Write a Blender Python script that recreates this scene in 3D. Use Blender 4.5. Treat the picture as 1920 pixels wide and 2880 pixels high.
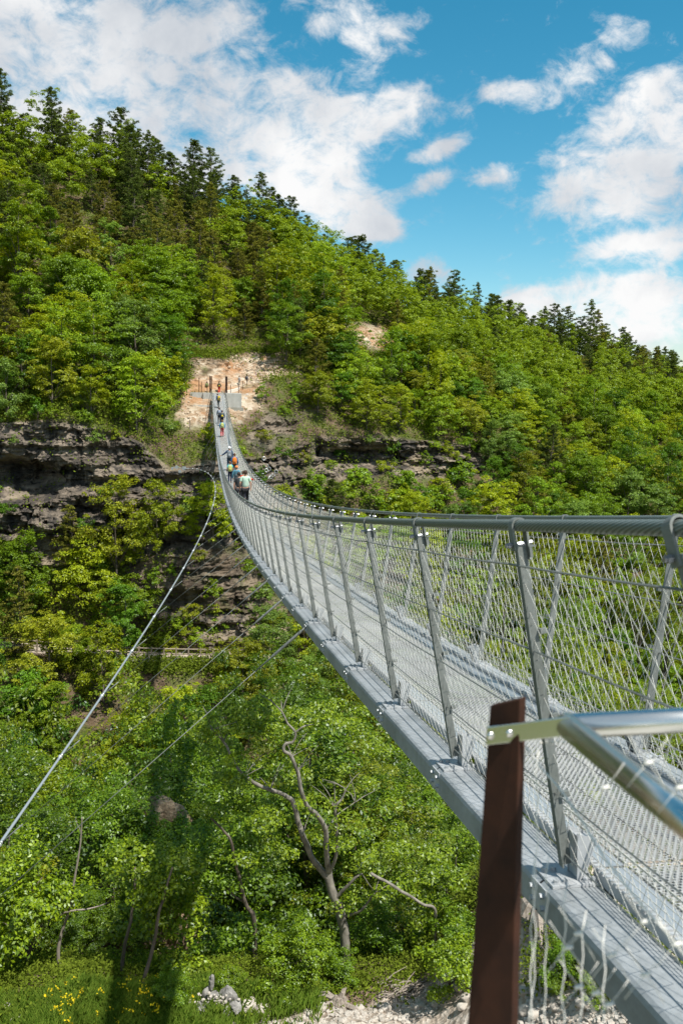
import bpy, bmesh, math, random
import numpy as np
from mathutils import Matrix, Vector

for o in list(bpy.data.objects): bpy.data.objects.remove(o)
SC = bpy.context.scene
COL = SC.collection
rng = np.random.default_rng(7)
random.seed(7)

# ------------------------------------------------------------------ camera
F, YAW, PIT, ROL = 2383.83, .16754607, -.150499225, .0277582697
FW = np.array([math.sin(YAW)*math.cos(PIT), math.cos(YAW)*math.cos(PIT), math.sin(PIT)])
R0 = np.array([math.cos(YAW), -math.sin(YAW), 0.])
U0 = np.cross(R0, FW)
RT = R0*math.cos(ROL)+U0*math.sin(ROL)
UP = -R0*math.sin(ROL)+U0*math.cos(ROL)
cam = bpy.data.cameras.new('camera')
cam.sensor_fit = 'VERTICAL'; cam.sensor_height = 36; cam.lens = 36*F/2880
cam.clip_start = .05; cam.clip_end = 20000
cam.dof.use_dof = True; cam.dof.focus_distance = 16; cam.dof.aperture_fstop = 5.0
camo = bpy.data.objects.new('camera', cam); COL.objects.link(camo)
camo.matrix_world = Matrix([[RT[0], UP[0], -FW[0], 0], [RT[1], UP[1], -FW[1], 0], [RT[2], UP[2], -FW[2], 0], [0, 0, 0, 1]])
SC.camera = camo

def ray(px, py):
    """direction through a point of the photograph, scaled so that y = 1"""
    d = FW+RT*((px-960)/F)-UP*((py-1440)/F)
    return d/d[1]
def at(px, py, y): return ray(px, py)*y

# ------------------------------------------------------------------ render settings, sun, sky
SC.view_settings.view_transform = 'Standard'; SC.view_settings.look = 'None'
SC.view_settings.exposure = 0.5; SC.view_settings.gamma = 1
SC.cycles.max_bounces = 5; SC.cycles.diffuse_bounces = 3; SC.cycles.glossy_bounces = 2
SC.cycles.transmission_bounces = 3; SC.cycles.transparent_max_bounces = 12
SC.cycles.caustics_reflective = False; SC.cycles.caustics_refractive = False
SC.cycles.use_denoising = True
SC.cycles.sample_clamp_indirect = 4

SUN = Vector((.35, -.42, 1.05)).normalized()
sl = bpy.data.lights.new('sun', 'SUN'); sl.energy = 4.8; sl.angle = math.radians(.9); sl.color = (1, .965, .90)
so = bpy.data.objects.new('sun', sl); COL.objects.link(so)
so.rotation_euler = SUN.to_track_quat('Z', 'Y').to_euler()

W = bpy.data.worlds.new('World'); SC.world = W; W.use_nodes = True
nt = W.node_tree; nt.nodes.clear()
def N(t, **kw):
    n = nt.nodes.new(t)
    for k, v in kw.items():
        if hasattr(n, k): setattr(n, k, v)
    return n
def L(a, b): nt.links.new(a, b)
sky = N('ShaderNodeTexSky', sky_type='NISHITA', sun_disc=False)
sky.sun_elevation = math.asin(SUN.z); sky.sun_rotation = math.atan2(SUN.x, SUN.y)
sky.air_density = 1.0; sky.dust_density = .4; sky.ozone_density = 2.0; sky.altitude = 700
hsv = N('ShaderNodeHueSaturation'); hsv.inputs['Hue'].default_value = .470; hsv.inputs['Saturation'].default_value = 1.38
hsv.inputs['Value'].default_value = .98
L(sky.outputs[0], hsv.inputs['Color'])
tc = N('ShaderNodeTexCoord')
DIR = tc.outputs['Generated']
def math2(op, a, b=None, clamp=False):
    n = N('ShaderNodeMath', operation=op, use_clamp=clamp)
    for i, v in enumerate((a, b)):
        if v is None: continue
        if isinstance(v, (int, float)): n.inputs[i].default_value = v
        else: L(v, n.inputs[i])
    return n.outputs[0]
def vdot(v, c):
    n = N('ShaderNodeVectorMath', operation='DOT_PRODUCT'); L(v, n.inputs[0]); n.inputs[1].default_value = tuple(c); return n.outputs['Value']
# cloud layer, fixed to compass directions: each bank is a soft ellipse of sky broken up by noise
banks = [(250, 130, 520, 200, 0, 1.1), (120, 330, 500, 190, 5, 1.1), (700, 380, 440, 95, -4, 1.1), (1010, 320, 170, 40, -12, .9), (640, 40, 80, 60, 30, .3),
         (930, 560, 170, 85, 22, 1.25), (1070, 640, 50, 40, 0, 1.0), (1010, 75, 120, 50, 10, .56), (1020, 185, 80, 34, -10, .56), (1160, 75, 60, 34, 0, .52),
         (810, 240, 55, 34, 20, .55), (1590, 220, 110, 42, -25, .58), (1780, 400, 290, 130, -14, 1.0), (1730, 555, 230, 65, -10, .85), (1890, 670, 150, 45, -12, .8), (1830, 240, 90, 40, -20, .45),
         (1250, 420, 75, 24, -22, .8), (1190, 515, 110, 26, -22, .7), (1390, 490, 75, 26, -14, .7), (1420, 255, 60, 26, 0, .6), (1790, 100, 110, 30, 15, .42),
         (1700, 700, 130, 26, -12, .7), (1640, 880, 200, 70, -4, 1.2), (1850, 850, 260, 100, -6, 1.3), (1215, 770, 60, 45, 10, .9), (1500, 850, 90, 35, 0, 1.0),
         (430, 170, 90, 35, 8, -.75), (640, 330, 40, 22, 10, -.5)]
acc = None
for px, py, rx, ry, deg, wgt in banks:
    d0 = FW+RT*((px-960)/F)-UP*((py-1440)/F); ln = np.linalg.norm(d0); d0 = d0/ln
    rr = RT-d0*(RT@d0); rr /= np.linalg.norm(rr); uu = np.cross(rr, d0); a = math.radians(-deg)
    e1 = (rr*math.cos(a)+uu*math.sin(a))*(F/ln/rx)*ln; e2 = (-rr*math.sin(a)+uu*math.cos(a))*(F/ln/ry)*ln
    x = vdot(DIR, e1); y = vdot(DIR, e2)
    q = math2('ADD', math2('MULTIPLY', x, x), math2('MULTIPLY', y, y))
    g = math2('MULTIPLY', math2('POWER', 2.718, math2('MULTIPLY', math2('POWER', q, 1.5), -.8)), wgt)
    fr = math2('GREATER_THAN', vdot(DIR, d0), 0)
    g = math2('MULTIPLY', g, fr)
    acc = g if acc is None else math2('ADD', acc, g)
def noise(scale, detail, rough, dist=0, off=(0, 0, 0), sc=(1, 1, 1)):
    m = N('ShaderNodeMapping'); L(DIR, m.inputs[0]); m.inputs['Location'].default_value = off; m.inputs['Scale'].default_value = sc
    n = N('ShaderNodeTexNoise'); n.inputs['Scale'].default_value = scale; n.inputs['Detail'].default_value = detail
    n.inputs['Roughness'].default_value = rough; n.inputs['Distortion'].default_value = dist
    L(m.outputs[0], n.inputs['Vector']); return n.outputs['Fac']
back = N('ShaderNodeMapRange', interpolation_type='SMOOTHSTEP'); L(vdot(DIR, (-FW[0], -FW[1], .55)), back.inputs[0]); back.inputs[1].default_value = -.15; back.inputs[2].default_value = .45; back.inputs[3].default_value = 0; back.inputs[4].default_value = .75
acc = math2('MINIMUM', math2('ADD', acc, back.outputs[0]), 1.15)
n1 = noise(8, 12, .64, .5, sc=(1, 1, 1.7)); n2 = noise(26, 10, .66, .4, (3, 1, 2), (1, 1, 1.4))
dens = math2('ADD', math2('SUBTRACT', math2('MULTIPLY', acc, .92), .20), math2('MULTIPLY', math2('SUBTRACT', n1, .5), 2.0))
dens = math2('ADD', dens, math2('MULTIPLY', math2('SUBTRACT', n2, .5), 2.1))
mr = N('ShaderNodeMapRange', interpolation_type='SMOOTHSTEP'); L(dens, mr.inputs[0])
mr.inputs[1].default_value = .08; mr.inputs[2].default_value = 1.0
cr = N('ShaderNodeValToRGB'); L(noise(5.5, 9, .55, .2, (1.3, 0, .6)), cr.inputs[0])
cr.color_ramp.elements[0].position = .38; cr.color_ramp.elements[0].color = (4.2, 4.5, 4.9, 1)
cr.color_ramp.elements[1].position = .60; cr.color_ramp.elements[1].color = (6.9, 6.9, 6.9, 1)
mx = N('ShaderNodeMix', data_type='RGBA'); L(mr.outputs[0], mx.inputs[0]); L(hsv.outputs[0], mx.inputs[6]); L(cr.outputs[0], mx.inputs[7])
bg = N('ShaderNodeBackground'); bg.inputs[1].default_value = .10; L(mx.outputs[2], bg.inputs[0])
out = N('ShaderNodeOutputWorld'); L(bg.outputs[0], out.inputs[0])

# ------------------------------------------------------------------ numpy noise
_P = np.random.default_rng(3).permutation(256); _P = np.concatenate([_P, _P, _P])
_G = np.random.default_rng(4).normal(size=(256, 3)); _G /= np.linalg.norm(_G, axis=1)[:, None]
def perlin(p):
    p = np.asarray(p, float); i = np.floor(p).astype(int); f = p-i; i &= 255
    u = f*f*f*(f*(f*6-15)+10); r = 0
    for dx in (0, 1):
        for dy in (0, 1):
            for dz in (0, 1):
                h = _P[_P[_P[(i[..., 0]+dx) & 255]+((i[..., 1]+dy) & 255)]+((i[..., 2]+dz) & 255)]
                d = f-np.array([dx, dy, dz])
                w = (u[..., 0] if dx else 1-u[..., 0])*(u[..., 1] if dy else 1-u[..., 1])*(u[..., 2] if dz else 1-u[..., 2])
                r = r+w*(d*_G[h]).sum(-1)
    return r*1.6
def fbm(p, o=4, g=.5):
    s = 0; a = 1
    for k in range(o): s = s+a*perlin(np.asarray(p)*2**k+k*7.3); a *= g
    return s
def sstep(a, b, x):
    t = np.clip((np.asarray(x, float)-a)/(b-a), 0, 1); return t*t*(3-2*t)

# ------------------------------------------------------------------ mesh helpers
class MB:
    """collects faces and links them as ONE mesh object"""
    def __init__(s): s.V = []; s.Q = []; s.T = []; s.n = 0; s.G = []
    def add(s, v, q=None, t=None):
        v = np.asarray(v, float).reshape(-1, 3); s.V.append(v)
        if q is not None and len(q): s.Q.append(np.asarray(q, int).reshape(-1, 4)+s.n)
        if t is not None and len(t): s.T.append(np.asarray(t, int).reshape(-1, 3)+s.n)
        s.n += len(v)
    def mesh(s, name, mat, smooth=False):
        me = bpy.data.meshes.new(name)
        V = np.concatenate(s.V) if s.V else np.zeros((0, 3))
        Q = np.concatenate(s.Q) if s.Q else np.zeros((0, 4), int); T = np.concatenate(s.T) if s.T else np.zeros((0, 3), int)
        me.vertices.add(len(V)); me.vertices.foreach_set('co', V.astype(np.float32).ravel())
        nl = Q.size+T.size; me.loops.add(nl); me.polygons.add(len(Q)+len(T))
        me.loops.foreach_set('vertex_index', np.concatenate([Q.ravel(), T.ravel()]).astype(np.int32))
        st = np.concatenate([np.arange(len(Q))*4, Q.size+np.arange(len(T))*3]).astype(np.int32)
        me.polygons.foreach_set('loop_start', st)
        me.polygons.foreach_set('use_smooth', np.full(len(st), bool(smooth)))
        me.update(calc_edges=True)
        for m in (mat if isinstance(mat, (list, tuple)) else [mat]): me.materials.append(m)
        return me
    def build(s, name, mat, parent=None, smooth=False, loc=None):
        o = bpy.data.objects.new(name, s.mesh(name, mat, smooth)); COL.objects.link(o)
        if loc is not None: o.location = loc
        if parent is not None: o.parent = parent
        return o
    def box(s, c, sx, sy, sz, M=None):
        v = np.array([[x, y, z] for x in (-.5, .5) for y in (-.5, .5) for z in (-.5, .5)])*[sx, sy, sz]
        if M is not None: v = v@np.asarray(M).T
        s.add(v+np.asarray(c), [[0, 1, 3, 2], [4, 6, 7, 5], [0, 4, 5, 1], [2, 3, 7, 6], [0, 2, 6, 4], [1, 5, 7, 3]])
    def hexa(s, p): s.add(p, [[0, 3, 2, 1], [4, 5, 6, 7], [0, 1, 5, 4], [1, 2, 6, 5], [2, 3, 7, 6], [3, 0, 4, 7]])
    def tube(s, pts, r, k=8, caps=True):
        pts = np.asarray(pts, float); n = len(pts); r = np.broadcast_to(np.asarray(r, float), (n,))
        tg = np.gradient(pts, axis=0); tg /= np.linalg.norm(tg, axis=1)[:, None]+1e-12
        ref = np.array([0, 0, 1.]) if abs(tg[:, 2]).mean() < .8 else np.array([1., 0, 0])
        a = np.cross(tg, ref); a /= np.linalg.norm(a, axis=1)[:, None]+1e-12; b = np.cross(tg, a)
        th = np.arange(k)*2*math.pi/k
        v = pts[:, None]+r[:, None, None]*(a[:, None]*np.cos(th)[:, None]+b[:, None]*np.sin(th)[:, None])
        q = []; i = np.arange(n-1)[:, None]*k; j = np.arange(k); j2 = (j+1) % k
        q = np.stack([i+j, i+j2, i+k+j2, i+k+j], -1).reshape(-1, 4)
        v = v.reshape(-1, 3); t = []
        if caps:
            v = np.concatenate([v, pts[:1], pts[-1:]])
            t = np.concatenate([np.stack([j2, j, np.full(k, n*k)], -1), np.stack([(n-1)*k+j, (n-1)*k+j2, np.full(k, n*k+1)], -1)])
        s.add(v, q, t)
    def wires(s, A, B, r):
        """many straight three sided wires at once"""
        A = np.asarray(A, float); B = np.asarray(B, float); d = B-A; d /= np.linalg.norm(d, axis=1)[:, None]+1e-12
        ref = np.where(abs(d[:, 2:3]) < .8, [[0, 0, 1.]], [[1., 0, 0]])
        a = np.cross(d, ref); a /= np.linalg.norm(a, axis=1)[:, None]; b = np.cross(d, a); r = np.broadcast_to(np.asarray(r, float), (len(A),))[:, None]
        vs = []
        for P in (A, B):
            for k in range(3):
                th = 2*math.pi*k/3; vs.append(P+r*(a*math.cos(th)+b*math.sin(th)))
        v = np.stack(vs, 1).reshape(-1, 3); base = np.arange(len(A))[:, None, None]*6
        q = base+np.array([[0, 1, 4, 3], [1, 2, 5, 4], [2, 0, 3, 5]])
        s.add(v, q.reshape(-1, 4))
    def cyl(s, a, b, r, k=10): s.tube([a, b], r, k)
    def rock(s, c, size, seed, sub=2, rough=.35):
        bm = bmesh.new(); bmesh.ops.create_icosphere(bm, subdivisions=sub, radius=1)
        v = np.array([x.co[:] for x in bm.verts]); f = np.array([[x.index for x in q.verts] for q in bm.faces]); bm.free()
        v = v*(1+rough*fbm(v*1.1+seed*5.7, 3)[:, None]); v = np.sign(v)*abs(v)**.85
        th = seed*2.1; c2, s2 = math.cos(th), math.sin(th); R = np.array([[c2, -s2, 0], [s2, c2, 0], [0, 0, 1]])
        s.add((v*np.asarray(size))@R.T+np.asarray(c), t=f)

def leafquads(P, Nn, size, r, asp=.55, bend=.25):
    """leaf-sized kite faces at P facing Nn"""
    n = len(P); Nn = Nn/(np.linalg.norm(Nn, axis=1)[:, None]+1e-9)
    t = r.normal(size=(n, 3)); t -= Nn*(t*Nn).sum(1)[:, None]; t /= np.linalg.norm(t, axis=1)[:, None]+1e-9
    b = np.cross(Nn, t); s = (np.broadcast_to(size, (n,))*r.uniform(.7, 1.3, n))[:, None]
    v = np.stack([P-t*s*.5, P+b*s*asp*.5-Nn*s*bend*.3, P+t*s*.5-Nn*s*bend*.5, P-b*s*asp*.5-Nn*s*bend*.3], 1).reshape(-1, 3)
    q = np.arange(n*4).reshape(-1, 4)
    return v, q

def tag(o, label=None, cat=None, group=None, kind=None):
    if label: o['label'] = label
    if cat: o['category'] = cat
    if group: o['group'] = group
    if kind: o['kind'] = kind
    return o
def empty(name, loc=(0, 0, 0), rz=0):
    o = bpy.data.objects.new(name, None); COL.objects.link(o); o.location = loc; o.rotation_euler = (0, 0, rz); o.empty_display_size = .2
    return o
KIDS = {}
def copy_tree(o, parent=None):
    c = o.copy(); COL.objects.link(c); c.parent = parent
    if o.name not in KIDS or parent is None: pass
    for ch in list(o.children): copy_tree(ch, c)
    return c

# ------------------------------------------------------------------ materials
def mat(name, col, rough=.8, metal=0, spec=.3):
    m = bpy.data.materials.new(name); m.use_nodes = True; b = m.node_tree.nodes['Principled BSDF']
    b.inputs['Base Color'].default_value = (*col, 1); b.inputs['Roughness'].default_value = rough; b.inputs['Metallic'].default_value = metal
    b.inputs['Specular IOR Level'].default_value = spec
    return m
class NT:
    def __init__(s, m): s.t = m.node_tree; s.b = s.t.nodes.get('Principled BSDF')
    def n(s, ty, **kw):
        x = s.t.nodes.new(ty)
        for k, v in kw.items():
            if hasattr(x, k): setattr(x, k, v)
            else: x.inputs[k].default_value = v
        return x
    def l(s, a, b): s.t.links.new(a, b)
    def pos(s, sc=(1, 1, 1), obj=False):
        if obj: c = s.n('ShaderNodeTexCoord').outputs['Object']
        else: c = s.n('ShaderNodeNewGeometry').outputs['Position']
        m = s.n('ShaderNodeMapping'); m.inputs['Scale'].default_value = sc; s.l(c, m.inputs[0]); return m.outputs[0]
    def noise(s, scale, detail=5, rough=.6, sc=(1, 1, 1), obj=False, dist=0):
        x = s.n('ShaderNodeTexNoise'); x.inputs['Scale'].default_value = scale; x.inputs['Detail'].default_value = detail; x.inputs['Roughness'].default_value = rough
        x.inputs['Distortion'].default_value = dist
        s.l(s.pos(sc, obj), x.inputs['Vector']); return x.outputs['Fac']
    def ramp(s, fac, stops):
        r = s.n('ShaderNodeValToRGB'); e = r.color_ramp.elements
        while len(e) < len(stops): e.new(.5)
        for x, (p, c) in zip(e, stops): x.position = p; x.color = (*c, 1) if len(c) == 3 else c
        s.l(fac, r.inputs[0]); return r.outputs[0]
    def mix(s, fac, a, b, mode='MIX'):
        x = s.n('ShaderNodeMix', data_type='RGBA', blend_type=mode)
        if isinstance(fac, float): x.inputs[0].default_value = fac
        else: s.l(fac, x.inputs[0])
        for i, v in ((6, a), (7, b)):
            if isinstance(v, tuple): x.inputs[i].default_value = (*v, 1)
            else: s.l(v, x.inputs[i])
        return x.outputs[2]
    def m(s, op, a, b=0., clamp=False):
        x = s.n('ShaderNodeMath', operation=op, use_clamp=clamp)
        for i, v in enumerate((a, b)):
            if isinstance(v, (int, float)): x.inputs[i].default_value = v
            else: s.l(v, x.inputs[i])
        return x.outputs[0]
    def bump(s, h, strength=.5, dist=.1):
        x = s.n('ShaderNodeBump'); x.inputs['Strength'].default_value = strength; x.inputs['Distance'].default_value = dist
        s.l(h, x.inputs['Height']); s.l(x.outputs[0], s.b.inputs['Normal'])

def noisy(name, c0, c1, scale=8, rough=.7, metal=0, bump=.2, bd=.02, sc=(1, 1, 1), obj=True, spec=.3):
    m = mat(name, c0, rough, metal, spec); t = NT(m); f = t.noise(scale, 6, .6, sc, obj)
    t.l(t.ramp(f, [(.3, c0), (.7, c1)]), t.b.inputs['Base Color'])
    if bump: t.bump(f, bump, bd)
    return m

def leaf_mat(name, dark, light, trans=.38, obj_tint=True, gloss=.0):
    m = bpy.data.materials.new(name); m.use_nodes = True; t = NT(m); t.t.nodes.clear()
    g = t.n('ShaderNodeNewGeometry')
    col = t.ramp(g.outputs['Random Per Island'], [(0., dark), (1., light)])
    if obj_tint:
        oi = t.n('ShaderNodeObjectInfo'); col = t.mix(1., col, oi.outputs['Color'], 'MULTIPLY')
    d = t.n('ShaderNodeBsdfDiffuse'); tr = t.n('ShaderNodeBsdfTranslucent'); t.l(col, d.inputs[0])
    c2 = t.mix(1., col, (1.25, 1.15, .5), 'MULTIPLY'); t.l(c2, tr.inputs[0])
    mx = t.n('ShaderNodeMixShader'); mx.inputs[0].default_value = trans; t.l(d.outputs[0], mx.inputs[1]); t.l(tr.outputs[0], mx.inputs[2])
    last = mx.outputs[0]
    if gloss:
        gl = t.n('ShaderNodeBsdfGlossy'); gl.inputs['Roughness'].default_value = .42; gl.inputs[0].default_value = (.9, .95, 1, 1)
        m2 = t.n('ShaderNodeMixShader'); m2.inputs[0].default_value = gloss; t.l(last, m2.inputs[1]); t.l(gl.outputs[0], m2.inputs[2]); last = m2.outputs[0]
    o = t.n('ShaderNodeOutputMaterial'); t.l(last, o.inputs[0])
    return m
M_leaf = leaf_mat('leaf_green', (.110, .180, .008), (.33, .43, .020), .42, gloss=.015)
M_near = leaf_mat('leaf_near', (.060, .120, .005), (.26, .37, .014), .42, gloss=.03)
M_pine = leaf_mat('pine_needles', (.050, .084, .020), (.16, .20, .042), .2)
M_under = leaf_mat('undergrowth_leaves', (.075, .11, .012), (.21, .27, .03), .35, obj_tint=False)
M_grass = leaf_mat('grass_blades', (.10, .19, .02), (.24, .33, .05), .35, obj_tint=False)
M_flower = leaf_mat('flower_petals', (.75, .55, .02), (.85, .68, .03), .3, obj_tint=False)
M_bark = noisy('bark', (.07, .055, .042), (.20, .165, .13), 6, .9, bump=.6, bd=.03, sc=(1, 1, .35))
M_beech = noisy('pale_bark', (.08, .072, .058), (.31, .285, .24), 6., .85, bump=.5, bd=.02, sc=(1, 1, .6))
M_dead = noisy('dead_wood', (.16, .13, .10), (.38, .33, .28), 9, .9, bump=.6, bd=.02, sc=(3, 3, .5))

def galv(name, c0, c1, rough=.45, scale=14):
    m = mat(name, c0, rough, .25, .4); t = NT(m)
    a = t.noise(scale*2, 8, .75, obj=True); b = t.noise(1.7, 6, .65, obj=True)
    c = t.mix(.5, t.ramp(a, [(.3, c0), (.7, c1)]), t.ramp(b, [(.38, c0), (.62, c1)]))
    t.l(c, t.b.inputs['Base Color']); t.l(t.ramp(a, [(.2, (rough-.1,)*3), (.8, (rough+.15,)*3)]), t.b.inputs['Roughness'])
    t.bump(a, .12, .004); return m
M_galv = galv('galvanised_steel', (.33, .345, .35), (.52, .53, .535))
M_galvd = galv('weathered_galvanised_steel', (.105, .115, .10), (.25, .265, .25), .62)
M_beam = galv('edge_beam_steel', (.20, .215, .215), (.42, .44, .45), .5, 9)
M_wire = mat('galvanised_wire', (.74, .71, .64), .45, .15, .5)
M_rod = mat('zinc_rod', (.50, .52, .53), .4, .6, .5)
M_bolt = mat('bolt_zinc', (.30, .31, .33), .4, .8)
M_cable = mat('spiral_strand_cable', (.26, .30, .27), .5, .5, .5)
t = NT(M_cable); w = t.n('ShaderNodeTexWave', wave_type='BANDS', bands_direction='DIAGONAL'); w.inputs['Scale'].default_value = 26; w.inputs['Distortion'].default_value = 0
t.l(t.pos((0, 1, 2.2)), w.inputs['Vector']); t.l(t.ramp(w.outputs['Fac'], [(0, (.10, .12, .10)), (1, (.25, .28, .25))]), t.b.inputs['Base Color']); t.bump(w.outputs['Fac'], .5, .004)
M_steel = mat('stainless_steel', (.74, .72, .68), .27, 1.0); t = NT(M_steel); t.bump(t.noise(90, 3, .5, (1, 8, 8), True), .03, .002)
M_rust = noisy('corten_steel', (.012, .004, .0015), (.050, .016, .006), 9, .85, 0, .25, .004)
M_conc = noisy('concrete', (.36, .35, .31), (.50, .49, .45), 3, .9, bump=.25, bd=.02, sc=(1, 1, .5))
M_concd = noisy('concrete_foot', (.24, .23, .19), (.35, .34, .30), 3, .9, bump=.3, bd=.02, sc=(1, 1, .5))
M_wood = noisy('weathered_timber', (.20, .15, .11), (.38, .31, .24), 8, .9, bump=.3, bd=.01, sc=(1, .2, 3))
M_stone = noisy('limestone', (.27, .24, .20), (.54, .49, .43), 5, .95, bump=.7, bd=.03, obj=False)
M_stoned = noisy('lichened_limestone', (.10, .097, .09), (.34, .325, .30), 6, .95, bump=.9, bd=.04, obj=False)
# perforated anti-slip tread: holes in the shader, widened to thin the deck's cast shadow
M_deck = galv('antislip_tread', (.36, .355, .34), (.55, .545, .52), .5); t = NT(M_deck)
sp = t.n('ShaderNodeSeparateXYZ'); t.l(t.n('ShaderNodeNewGeometry').outputs['Position'], sp.inputs[0])
rowi = t.m('FLOOR', t.m('DIVIDE', sp.outputs['Y'], .022)); odd = t.m('MULTIPLY', t.m('MODULO', t.m('ABSOLUTE', rowi), 2.), .5)
fy = t.m('SUBTRACT', t.m('FRACT', t.m('DIVIDE', sp.outputs['Y'], .022)), .5)
fx = t.m('SUBTRACT', t.m('FRACT', t.m('ADD', t.m('DIVIDE', sp.outputs['X'], .030), odd)), .5)
rr = t.m('SQRT', t.m('ADD', t.m('MULTIPLY', fx, fx), t.m('MULTIPLY', fy, fy)))
hole = t.m('LESS_THAN', rr, .385)
tp = t.n('ShaderNodeBsdfTransparent'); mxs = t.n('ShaderNodeMixShader'); t.l(hole, mxs.inputs[0])
ou = [x for x in t.t.nodes if x.type == 'OUTPUT_MATERIAL'][0]; t.l(t.b.outputs[0], mxs.inputs[1]); t.l(tp.outputs[0], mxs.inputs[2]); t.l(mxs.outputs[0], ou.inputs[0])
t.bump(rr, .9, .006)

# rock / soil material of the terrain, driven by what each place is made of
M_terr = mat('mountain_ground', (.3, .25, .2), .95, 0, .15); t = NT(M_terr)
at_ = t.n('ShaderNodeAttribute', attribute_name='zone'); sz = t.n('ShaderNodeSeparateColor'); t.l(at_.outputs['Color'], sz.inputs[0])
soil = t.ramp(t.noise(.9, 8, .7), [(.30, (.075, .05, .03)), (.5, (.15, .105, .065)), (.72, (.24, .18, .12))])
grassy = t.ramp(t.noise(2.5, 6, .7), [(.3, (.06, .085, .018)), (.7, (.17, .19, .05))])
soil = t.mix(t.ramp(t.noise(.35, 6, .65), [(.46, (0, 0, 0)), (.60, (1, 1, 1))]), soil, grassy)
strat = t.noise(.55, 9, .62, (.35, .35, 2.4)); stain = t.noise(.5, 7, .65, (1.2, 1.2, .16))
rock = t.ramp(strat, [(.30, (.08, .066, .052)), (.46, (.19, .155, .12)), (.60, (.33, .27, .205)), (.8, (.52, .43, .31))])
rock = t.mix(t.ramp(stain, [(.46, (0, 0, 0)), (.58, (.9, .9, .9))]), rock, (.048, .044, .040))
rock = t.mix(t.ramp(t.noise(.16, 4, .5), [(.58, (0, 0, 0)), (.68, (.7, .7, .7))]), rock, (.44, .35, .23))
vor = t.n('ShaderNodeTexVoronoi'); vor.inputs['Scale'].default_value = 1.6; t.l(t.pos((1, 1, 1.5)), vor.inputs['Vector'])
scree = t.ramp(vor.outputs['Color'], [(.15, (.40, .27, .17)), (.5, (.52, .40, .28)), (.85, (.66, .56, .43))])
scree = t.mix(t.ramp(t.noise(.22, 5, .6, (1, 1, 2.5)), [(.46, (0, 0, 0)), (.60, (.85, .85, .85))]), scree, (.46, .24, .115))
path = t.ramp(t.noise(3, 6, .7), [(.3, (.45, .36, .27)), (.7, (.66, .57, .47))])
c = t.mix(sz.outputs[0], soil, rock); c = t.mix(sz.outputs[1], c, scree); c = t.mix(sz.outputs[2], c, path)
t.l(c, t.b.inputs['Base Color'])
hgt = t.m('ADD', t.m('MULTIPLY', strat, 2.), t.m('ADD', t.noise(2.2, 9, .7), t.m('MULTIPLY', vor.outputs['Distance'], .5)))
t.bump(hgt, .9, .5)

M_gravel = mat('near_bank_ground', (.4, .35, .3), .95, 0, .15); t = NT(M_gravel)
at_ = t.n('ShaderNodeAttribute', attribute_name='zone'); sz = t.n('ShaderNodeSeparateColor'); t.l(at_.outputs['Color'], sz.inputs[0])
vor = t.n('ShaderNodeTexVoronoi'); vor.inputs['Scale'].default_value = 9; t.l(t.pos(), vor.inputs['Vector'])
gv = t.ramp(vor.outputs['Color'], [(.1, (.28, .23, .18)), (.5, (.44, .37, .30)), (.9, (.60, .54, .47))])
dirt = t.ramp(t.noise(7, 8, .75), [(.3, (.07, .045, .03)), (.5, (.17, .12, .085)), (.75, (.33, .25, .19))])
dirt = t.mix(t.ramp(t.noise(1.1, 5, .6), [(.52, (0, 0, 0)), (.62, (1, 1, 1))]), dirt, (.11, .12, .02))
t.l(t.mix(sz.outputs[1], t.mix(sz.outputs[0], dirt, (.12, .15, .025)), gv), t.b.inputs['Base Color'])
t.bump(t.m('ADD', vor.outputs['Distance'], t.noise(12, 8, .7)), .9, .06)

# ------------------------------------------------------------------ bridge curves
XC, WB, WR = 2.06316, .592328, .79858
Y0, DS, LEN = 1.49210, 1.5, 96.76
def za(y): return -1.51334-.154587*y+.000624215*y*y+1.274607*(y/50)**3
def zb(y): return -.0634851-.169088*y+.0012021*y*y+.537793*(y/50)**3
def sa(y): return -.154587+2*.000624215*y+3*1.274607/50*(y/50)**2
def sb(y): return -.169088+2*.0012021*y+3*.537793/50*(y/50)**2
def rail(y, s): y = np.asarray(y, float); return np.stack([XC+s*WR+0*y, y+.14029-.9375*sb(y), zb(y)+(.045*np.exp(-y/7) if s > 0 else 0)], -1)
def base(y, s, dx=0, dz=0): y = np.asarray(y, float); return np.stack([XC+s*(WB+dx)+0*y, y, za(y)+dz], -1)
def wind(y):
    y = np.asarray(y, float); t = y/50
    return np.stack([-5.582+9.2575*t-.96661*t*t-1.83068*t**3, y, -8.02767+1.67812*t+.648603*t*t-1.115166*t**3], -1)

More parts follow.
